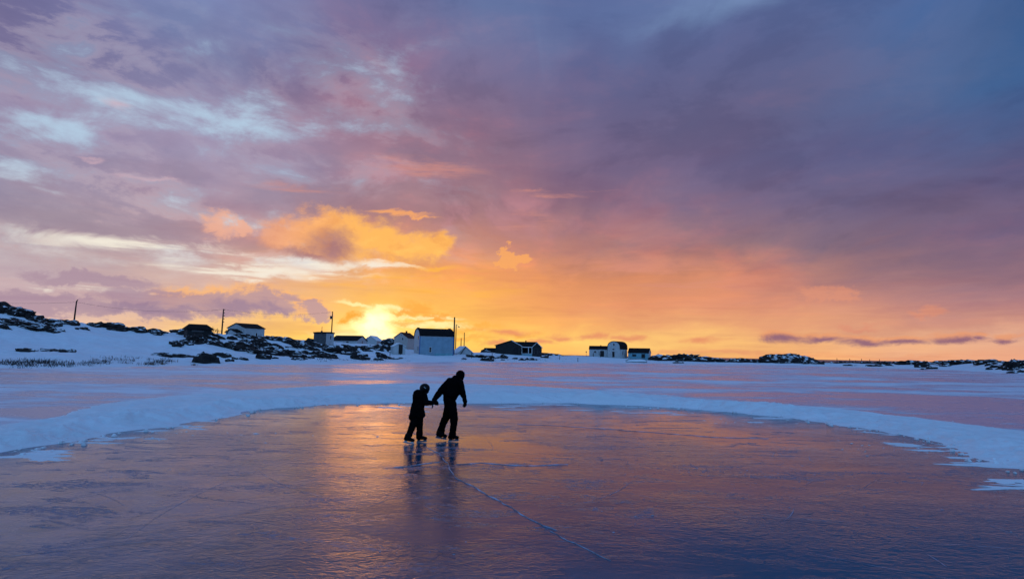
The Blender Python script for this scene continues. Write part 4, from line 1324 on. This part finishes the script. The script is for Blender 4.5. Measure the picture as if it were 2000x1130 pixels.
# thin drifted snow lying over the ice near the rim
vs, fs = [], []
rnd_ = random.Random(44)
for (cx, cy, n, sx_) in ((1960, 905, 9, 1.0), (1900, 880, 7, 0.8), (1780, 862, 6, 0.7), (1990, 945, 6, 0.9), (60, 885, 7, 0.8), (220, 856, 6, 0.6), (380, 832, 6, 0.6), (1500, 815, 6, 0.8), (1050, 794, 8, 1.2), (1250, 800, 7, 1.0), (820, 791, 6, 1.0), (1700, 842, 5, 0.5)):
    for k in range(n):
        p_ = G(cx + rnd_.gauss(0, 45), cy + rnd_.gauss(0, 6))
        a_, b_ = sx_ * rnd_.uniform(0.25, 0.9), sx_ * rnd_.uniform(0.08, 0.28)
        rz_, sd_ = rnd_.uniform(-0.35, 0.35), rnd_.uniform(0, 50)
        b0 = len(vs)
        vs.append((p_.x, p_.y, 0.012))
        m_ = 40
        for ring, zz in ((0.55, 0.009), (1.0, -0.002)):
            for q in range(m_):
                t_ = q * 2 * math.pi / m_
                rr_ = ring * (1 + 0.75 * mnoise.fractal(Vector((math.cos(t_) * 1.8 + sd_, math.sin(t_) * 1.8, sd_)), 0.7, 2.1, 5))
                x, y = math.cos(t_) * a_ * rr_, math.sin(t_) * b_ * rr_
                vs.append((p_.x + x * math.cos(rz_) - y * math.sin(rz_), p_.y + x * math.sin(rz_) + y * math.cos(rz_), zz))
        for q in range(m_):
            n2 = (q + 1) % m_
            fs += [(b0, b0 + 1 + q, b0 + 1 + n2), (b0 + 1 + q, b0 + 1 + m_ + q, b0 + 1 + m_ + n2, b0 + 1 + n2)]
mesh_obj('drifted_snow', vs, fs, M['bank_snow'], rink, True)['kind'] = 'stuff'

chunks = []
rnd_ = random.Random(12)
for k in range(520):
    i = rnd_.randrange(len(CR))
    if CR[i].y < 8:
        continue
    p_ = CR[i] + Vector((nrm[i, 0], nrm[i, 1], 0)) * (rnd_.gauss(0.25, 0.35))
    chunks.append((p_, rnd_.uniform(0.012, 0.05)))
vs, fs = [], []
for p_, s_ in chunks:
    b0 = len(vs)
    for (x, y, z) in ((-1, -1, 0), (1, -1, 0), (1, 1, 0), (-1, 1, 0), (-.7, -.7, 1), (.7, -.7, 1), (.7, .7, 1), (-.7, .7, 1)):
        vs.append((p_.x + x * s_ * rnd_.uniform(.7, 1.3), p_.y + y * s_ * rnd_.uniform(.7, 1.3), z * s_ * rnd_.uniform(.7, 1.5) - 0.004))
    fs += [tuple(b0 + q for q in f) for f in ((4, 5, 6, 7), (0, 1, 5, 4), (1, 2, 6, 5), (2, 3, 7, 6), (3, 0, 4, 7))]
mesh_obj('snow_chunks', vs, fs, M['bank_snow'], rink)['kind'] = 'stuff'

# faint skate cuts
vs, fs = [], []
for k in range(70):
    c_ = Vector((rnd_.uniform(-7, 8), rnd_.uniform(5.5, 21), 0))
    a_, rad_, sw = rnd_.uniform(0, 6.28), rnd_.uniform(1.5, 9), rnd_.uniform(0.15, 0.6)
    w_ = rnd_.uniform(0.0025, 0.006)
    n_ = 12
    b0 = len(vs)
    for q in range(n_ + 1):
        t_ = a_ + sw * q / n_
        ww = w_ * math.sin(math.pi * (q + 0.3) / (n_ + 0.6))
        for sg_ in (-1, 1):
            vs.append((c_.x + math.cos(t_) * (rad_ + sg_ * ww) - math.cos(a_) * rad_, c_.y + math.sin(t_) * (rad_ + sg_ * ww) - math.sin(a_) * rad_, 0.003))
    fs += [(b0 + 2 * q, b0 + 2 * q + 1, b0 + 2 * q + 3, b0 + 2 * q + 2) for q in range(n_)]
mesh_obj('skate_cuts', vs, fs, M['frost'], rink)['kind'] = 'stuff'

# ------------------------------------------------------------------ people
Z0X, Z0Y, ZS = 720.0, 700.0, 6.2786


def capsule(bm, a, b_, ra, rb, seg=14):
    a, b_ = Vector(a), Vector(b_)
    ax = b_ - a
    L = ax.length
    q = Vector((0, 0, 1)).rotation_difference(ax) if L > 1e-6 else Matrix.Identity(3).to_quaternion()
    prof = []
    for k in range(6):
        t_ = -math.pi / 2 + k * math.pi / 2 / 5
        prof.append((ra * math.cos(t_), ra * math.sin(t_)))
    for k in range(6):
        t_ = k * math.pi / 2 / 5
        prof.append((rb * math.cos(t_), L + rb * math.sin(t_)))
    rings = []
    for i, (r_, z) in enumerate(prof):
        if r_ < 1e-5:
            rings.append([bm.verts.new(a + q @ Vector((0, 0, z)))])
        else:
            rings.append([bm.verts.new(a + q @ Vector((r_ * math.cos(j * 2 * math.pi / seg), r_ * math.sin(j * 2 * math.pi / seg), z))) for j in range(seg)])
    for r0, r1 in zip(rings[:-1], rings[1:]):
        for j in range(seg):
            if len(r0) == 1:
                bm.faces.new((r0[0], r1[(j + 1) % seg], r1[j]))
            elif len(r1) == 1:
                bm.faces.new((r0[j], r0[(j + 1) % seg], r1[0]))
            else:
                bm.faces.new((r0[j], r0[(j + 1) % seg], r1[(j + 1) % seg], r1[j]))


def ball(bm, c, r3, rot=0.0):
    mt = Matrix.Translation(c) @ Matrix.Rotation(rot, 4, 'Y') @ Matrix.Diagonal((*r3, 1))
    bmesh.ops.create_uvsphere(bm, u_segments=20, v_segments=14, radius=1.0, matrix=mt)


TMP = bpy.data.scenes.new('workbench')
TRASH = []


def soft(name, bm, voxel, mat, parent, smooth_it=4, wrinkle=0.0, seed=0, inv=None):
    """many overlapping shapes fused into one continuous skin"""
    me = bpy.data.meshes.new(name)
    bm.to_mesh(me)
    bm.free()
    tmp = bpy.data.objects.new('tmp', me)
    TMP.collection.objects.link(tmp)
    r_ = tmp.modifiers.new('r', 'REMESH')
    r_.mode = 'VOXEL'
    r_.voxel_size = voxel
    s = tmp.modifiers.new('s', 'SMOOTH')
    s.factor, s.iterations = 0.5, smooth_it
    TMP.view_layers[0].update()
    dg = TMP.view_layers[0].depsgraph
    out = bpy.data.meshes.new_from_object(tmp.evaluated_get(dg))
    TMP.collection.objects.unlink(tmp)
    TRASH.extend((tmp, me))
    if wrinkle:
        n = len(out.vertices)
        co, no = np.empty(n * 3, np.float32), np.empty(n * 3, np.float32)
        out.vertices.foreach_get('co', co)
        out.vertices.foreach_get('normal', no)
        amp = np.array([mnoise.fractal(Vector((x * 9 + seed, y * 9, z * 14)), 0.8, 2.0, 3) for x, y, z in co.reshape(-1, 3).tolist()], np.float32)
        co = co + (no.reshape(-1, 3) * amp[:, None] * wrinkle).ravel()
        out.vertices.foreach_set('co', co)
        out.update()
    out.name = name
    out.materials.clear()
    out.materials.append(mat)
    out.shade_smooth()
    if inv is not None:
        out.transform(inv)
    return link(bpy.data.objects.new(name, out), parent)


M['cloth'] = plain('black_jacket_cloth', (0.0035, 0.0035, 0.0045), 0.95, 0.3, 8.0, 0, 0.0)
M['trouser'] = plain('black_trouser_cloth', (0.003, 0.003, 0.004), 0.95, 0.3, 8.0, 0, 0.0)
M['skin'] = plain('shaded_skin', (0.05, 0.03, 0.025), 0.7, 0.1, 8.0, 0, 0.2)
M['knit'] = plain('black_knit', (0.003, 0.003, 0.004), 0.95, 0.3, 60.0, 0.3, 0.0)
M['helmet'] = plain('black_helmet_shell', (0.004, 0.004, 0.005), 0.5, 0.1, 2.0, 0, 0.12)
M['boot'] = plain('black_boot_leather', (0.004, 0.004, 0.005), 0.7, 0.2, 8.0, 0, 0.05)
M['holder'] = plain('pale_blade_holder', (0.50, 0.56, 0.64), 0.5, 0.05)
M['dark_holder'] = plain('dark_blade_holder', (0.03, 0.05, 0.09), 0.5, 0.05)
M['steel'] = plain('skate_steel', (0.30, 0.34, 0.40), 0.25, 0.05)
M['glove'] = plain('black_glove', (0.003, 0.003, 0.004), 0.9, 0.2, 20.0, 0, 0.0)


class Figure:
    def __init__(self, name, zx, zy, label, group):
        self.grow = 1.0
        self.base = G(Z0X + zx / ZS, Z0Y + zy / ZS)
        self.k = self.base.y / FOC / ZS          # metres per traced unit
        self.root = empty(name, self.base)
        self.inv = Matrix.Translation(-self.base)
        tag(self.root, label, 'person', group)

    def j(self, zx, zy, dd=0.0):
        return P(Z0X + zx / ZS, Z0Y + zy / ZS, self.base.y + dd)

    def chain(self, bm, pts, g=1.0):
        g *= self.grow
        for (x0, y0, d0, r0), (x1, y1, d1, r1) in zip(pts[:-1], pts[1:]):
            capsule(bm, self.j(x0, y0, d0), self.j(x1, y1, d1), r0 * self.k * g, r1 * self.k * g)

    def ell(self, bm, zx, zy, dd, rx, ry, rd, rot=0.0):
        ball(bm, self.j(zx, zy, dd), (rx * self.k, rd * self.k, ry * self.k), rot)

    def skin(self, name, bm, voxel, mat, **kw):
        return soft(name, bm, voxel, mat, self.root, inv=self.inv, **kw)

    def glove(self, wrist, knuckle, fingers, thumb):
        bm = bmesh.new()
        self.chain(bm, [wrist, knuckle])
        for f in fingers:
            self.chain(bm, f)
        self.chain(bm, thumb)
        return self.skin('glove', bm, 0.006, M['glove'], smooth_it=2)

    def skate(self, heel, toe, dd, hb, hold='dark_holder', cuff=None):
        """heel and toe: traced points on the ice; dd: depth; hb: boot height in traced units"""
        h_, t_ = self.j(*heel, dd), self.j(*toe, dd)
        fwd = (t_ - h_)
        L = fwd.length
        f = fwd.normalized()
        up_ = Vector((0, 0, 1)) - f * f.z
        up_.normalize()
        sd = f.cross(up_)
        o = h_ - self.base
        root = self.root

        def slab(name, pts, half, mat, par):
            n = len(pts)
            vs = [o + f * (a * L) + up_ * b_ + sd * s * half for s in (-1, 1) for a, b_ in pts]
            fs = [tuple(range(n - 1, -1, -1)), tuple(range(n, 2 * n))] + [(i, (i + 1) % n, n + (i + 1) % n, n + i) for i in range(n)]
            q = MB().add(vs, fs)
            return q.build(name, mat, par)
        hh = 0.055
        bm = bmesh.new()

        def wp(a, b_):
            return h_ + f * (a * L) + up_ * b_
        bh = hb * self.k
        capsule(bm, wp(0.16, hh + 0.05), wp(0.62, hh + 0.045), 0.048, 0.046)
        capsule(bm, wp(0.60, hh + 0.045), wp(0.88, hh + 0.035), 0.047, 0.036)
        capsule(bm, wp(0.20, hh + 0.05), wp(0.26, hh + bh), 0.050, 0.058)
        capsule(bm, wp(0.45, hh + 0.06), wp(0.32, hh + bh), 0.046, 0.055)
        boot = self.skin('skate_boot', bm, 0.009, M['boot'], smooth_it=3)
        slab('blade_holder', [(0.05, 0.026), (0.93, 0.026), (0.97, hh + 0.008), (0.72, hh + 0.008), (0.62, 0.036), (0.36, 0.036), (0.30, hh + 0.008), (0.06, hh + 0.008)], 0.014, M[hold], boot)
        slab('blade', [(-0.02, 0.012), (0.03, 0.001), (0.95, 0.001), (1.02, 0.014), (1.01, 0.027), (-0.02, 0.027)], 0.003, M['steel'], boot)


# --- the taller skater: seen from behind, leaning right, left arm trailing back to the child
A = Figure('person', 1040, 1016, 'taller skater in black, leaning forward and towing the child by the hand', 'skaters holding hands')
bm = bmesh.new()
A.ell(bm, 1124, 206, 0.02, 46, 54, 56, 0.25)
A.ell(bm, 1146, 232, 0.06, 20, 30, 26)
A.chain(bm, [(1160, 218, 0.10, 8), (1170, 228, 0.12, 9)])
A.ell(bm, 1092, 216, -0.06, 8, 15, 9)
A.chain(bm, [(1108, 235, 0.0, 34), (1080, 270, 0, 36)])
A.chain(bm, [(1062, 300, 0, 46), (1030, 420, 0, 44), (1000, 540, 0, 40)])
A.chain(bm, [(990, 300, 0, 40), (890, 400, -0.05, 32), (815, 490, -0.10, 22)])
A.chain(bm, [(1125, 300, 0, 36), (1150, 410, 0.0, 30), (1185, 525, -0.02, 20)])
A.chain(bm, [(985, 560, 0.03, 38), (958, 700, 0.14, 38), (915, 810, 0.22, 34), (882, 930, 0.26, 26)])
A.chain(bm, [(1018, 560, 0.0, 38), (1045, 730, -0.04, 38), (1035, 830, -0.02, 34), (1022, 950, 0, 26)])
A.skin('body', bm, 0.016, M['skin'])
A.grow = 1.05
bm = bmesh.new()
A.chain(bm, [(1000, 278, 0, 46), (1120, 288, 0, 42)])
A.chain(bm, [(1005, 300, 0, 66), (985, 400, 0, 66), (978, 490, 0, 60)])
A.chain(bm, [(1090, 300, 0, 60), (1075, 380, 0, 60), (1040, 440, 0, 60), (1005, 496, 0, 54)])
A.chain(bm, [(1030, 300, -0.07, 66), (1010, 420, -0.06, 66)])
A.chain(bm, [(1030, 300, 0.07, 62), (1010, 420, 0.06, 62)])
A.chain(bm, [(975, 505, 0.0, 58), (1015, 500, 0.0, 52)])
A.chain(bm, [(1060, 240, -0.02, 36), (1095, 250, 0.0, 40)])
A.chain(bm, [(1052, 222, -0.03, 18), (1085, 236, -0.03, 26)])
A.chain(bm, [(985, 305, 0, 54), (932, 352, -0.02, 48), (885, 398, -0.05, 40), (842, 450, -0.08, 34), (808, 496, -0.10, 30)])
A.chain(bm, [(1122, 300, 0, 44), (1140, 360, 0.0, 38), (1150, 410, 0.0, 36), (1170, 470, -0.01, 30), (1184, 528, -0.02, 25)])
A.chain(bm, [(1045, 300, 0, 70), (1020, 420, 0, 70), (995, 495, 0, 62)])
A.chain(bm, [(985, 505, -0.03, 58), (1012, 530, -0.02, 44)])
A.skin('jacket', bm, 0.012, M['cloth'], smooth_it=3, wrinkle=0.010, seed=3)
bm = bmesh.new()
A.grow = 1.02
A.chain(bm, [(978, 545, 0.0, 56), (1022, 548, -0.02, 54)])
A.chain(bm, [(1000, 545, -0.04, 54), (1008, 610, -0.02, 54)])
A.chain(bm, [(985, 560, 0.05, 56), (972, 640, 0.10, 54), (950, 710, 0.15, 48), (918, 785, 0.20, 42), (893, 855, 0.24, 43), (880, 912, 0.26, 50)])
A.chain(bm, [(1015, 560, -0.03, 58), (1036, 660, -0.05, 54), (1048, 735, -0.05, 49), (1042, 830, -0.03, 41), (1031, 890, 0.0, 39), (1026, 945, 0, 44)])
A.skin('trousers', bm, 0.012, M['trouser'], smooth_it=3, wrinkle=0.009, seed=8)
bm = bmesh.new()
A.ell(bm, 1124, 197, 0.02, 56, 55, 62, 0.25)
A.chain(bm, [(1100, 240, -0.03, 30), (1085, 262, -0.03, 36)])
A.chain(bm, [(1090, 212, -0.06, 22), (1148, 196, 0.06, 24)])
A.ell(bm, 1138, 215, 0.03, 38, 38, 50, 0.2)
A.chain(bm, [(1132, 236, 0.03, 30), (1146, 246, 0.05, 20)])
A.skin('knit_hat', bm, 0.010, M['knit'], wrinkle=0.003)
A.glove((1186, 530, -0.02, 17), (1182, 556, -0.02, 20),
        [[(1168, 560, -0.05 + 0.02 * q, 9), (1160, 578, -0.055 + 0.022 * q, 9), (1172, 590 - q, -0.05 + 0.02 * q, 8.5), (1184, 584, -0.045 + 0.018 * q, 8)] for q in range(4)],
        [(1190, 548, -0.05, 9.5), (1196, 566, -0.065, 9), (1186, 578, -0.07, 8)])
A.glove((806, 498, -0.10, 18), (806, 522, -0.11, 20),
        [[(806 + 9 * q, 528, -0.13 + 0.008 * q, 9), (812 + 10 * q, 548, -0.145, 9), (820 + 9 * q, 562 - 2 * q, -0.135, 8.5), (826 + 7 * q, 556 - 2 * q, -0.11, 8)] for q in range(4)],
        [(790, 512, -0.12, 9.5), (786, 532, -0.13, 9), (798, 548, -0.14, 8)])
dA2 = G(Z0X + 935 / ZS, Z0Y + 1002 / ZS).y - A.base.y
A.skate((975, 1016), (1108, 1010), 0.0, 40)
A.skate((818, 972), (955, 996), dA2 * 0.92, 40)

# --- the child: helmet, long jacket, arm reaching forward
B = Figure('person', 640, 1024, 'helmeted child in black being towed along by the taller skater', 'skaters holding hands')
bm = bmesh.new()
B.ell(bm, 692, 372, 0.0, 46, 58, 52, 0.1)
B.ell(bm, 712, 404, 0.02, 22, 30, 28)
B.chain(bm, [(728, 392, 0.03, 7), (737, 402, 0.035, 8)])
B.chain(bm, [(680, 410, 0, 28), (655, 445, 0, 30)])
B.chain(bm, [(635, 460, 0, 38), (615, 560, 0, 36), (600, 680, 0, 36)])
B.chain(bm, [(680, 470, -0.05, 26), (705, 535, -0.10, 24), (800, 545, -0.13, 18)])
B.chain(bm, [(580, 460, 0.05, 26), (585, 560, 0.12, 24), (650, 610, 0.18, 18)])
B.chain(bm, [(575, 700, 0, 40), (535, 830, -0.06, 32), (495, 945, -0.12, 24)])
B.chain(bm, [(625, 700, 0.02, 40), (628, 840, 0.03, 32), (622, 960, 0.0, 24)])
B.skin('body', bm, 0.016, M['skin'])
B.grow = 1.10
bm = bmesh.new()
B.chain(bm, [(600, 430, 0, 46), (668, 440, 0, 40)])
B.chain(bm, [(605, 450, 0, 58), (598, 540, 0, 58), (585, 620, 0, 64), (560, 690, 0, 56), (540, 712, 0, 46)])
B.chain(bm, [(655, 460, 0, 54), (640, 540, 0, 52), (622, 620, 0, 48), (636, 668, 0, 50), (652, 684, 0, 40)])
B.chain(bm, [(600, 640, 0, 62), (610, 690, 0, 52)])
B.chain(bm, [(548, 690, 0, 40), (512, 722, 0, 20)])
B.chain(bm, [(660, 655, -0.03, 24), (680, 686, -0.03, 14)])
B.chain(bm, [(640, 420, 0, 34), (660, 425, 0, 36)])
B.chain(bm, [(682, 462, -0.04, 38), (694, 505, -0.07, 34), (712, 540, -0.10, 32), (760, 542, -0.12, 27), (800, 540, -0.13, 23)])
B.chain(bm, [(575, 450, 0.04, 34), (578, 540, 0.10, 32), (640, 600, 0.17, 26)])
B.chain(bm, [(632, 450, 0, 58), (615, 560, 0, 60), (600, 660, 0, 60)])
B.skin('jacket', bm, 0.011, M['cloth'], smooth_it=3, wrinkle=0.010, seed=15)
bm = bmesh.new()
B.grow = 1.0
B.chain(bm, [(575, 690, 0, 50), (620, 690, 0, 46)])
B.chain(bm, [(580, 715, 0, 48), (550, 790, -0.04, 46), (524, 860, -0.08, 41), (500, 930, -0.12, 38)])
B.chain(bm, [(618, 715, 0.02, 50), (624, 800, 0.03, 44), (626, 870, 0.03, 40), (622, 950, 0.0, 40)])
B.skin('trousers', bm, 0.011, M['trouser'], smooth_it=3, wrinkle=0.010, seed=22)
bm = bmesh.new()
B.ell(bm, 688, 362, 0.0, 63, 58, 66, 0.15)
B.ell(bm, 668, 384, 0.0, 42, 36, 58, 0.15)
B.chain(bm, [(735, 378, -0.05, 12), (738, 380, 0.05, 12)])
hel = B.skin('helmet', bm, 0.010, M['helmet'])
bm = bmesh.new()
B.chain(bm, [(676, 392, -0.128, 5), (690, 424, -0.10, 5), (706, 440, -0.03, 5)])
st = B.skin('chin_strap', bm, 0.005, M['boot'])
st.parent = hel
# helmet vent
v0, v1 = B.j(678, 344, -0.132) - B.base, B.j(702, 366, -0.132) - B.base
MB().tube([v0, v1], 0.009, 6).build('helmet_vent', M['steel'], hel)
B.glove((800, 540, -0.13, 21), (826, 540, -0.135, 24),
        [[(832, 528 + 9 * q, -0.15 + 0.012 * q, 9), (846, 530 + 9 * q, -0.15 + 0.012 * q, 9), (850, 542 + 7 * q, -0.135, 8.5), (838, 552 + 4 * q, -0.11, 8)] for q in range(4)],
        [(812, 524, -0.15, 10), (826, 514, -0.155, 9), (838, 520, -0.15, 8)])
B.glove((640, 602, 0.17, 20), (660, 612, 0.18, 22),
        [[(664, 606 + 8 * q, 0.17 + 0.012 * q, 8.5), (676, 612 + 8 * q, 0.17 + 0.012 * q, 8), (672, 624 + 6 * q, 0.17, 8)] for q in range(4)],
        [(650, 596, 0.16, 9), (662, 592, 0.155, 8.5), (670, 598, 0.16, 8)])
# toggle swinging from the child's cuff
c0, c1 = B.j(792, 556, -0.13) - B.base, B.j(784, 572, -0.14) - B.base
cord = MB().tube([c0, c1], 0.004, 5).build('cuff_cord', M['boot'], B.root)
bm = bmesh.new()
B.chain(bm, [(786, 576, -0.14, 9), (779, 600, -0.14, 7)])
tg = B.skin('toggle', bm, 0.005, M['boot'])
tg.parent = cord
B.skate((590, 1026), (716, 1020), 0.0, 62)
dB2 = G(Z0X + 500 / ZS, Z0Y + 1048 / ZS).y - B.base.y
B.skate((425, 1032), (556, 1052), dB2, 62, 'holder')
bpy.data.batch_remove(TRASH + [TMP])
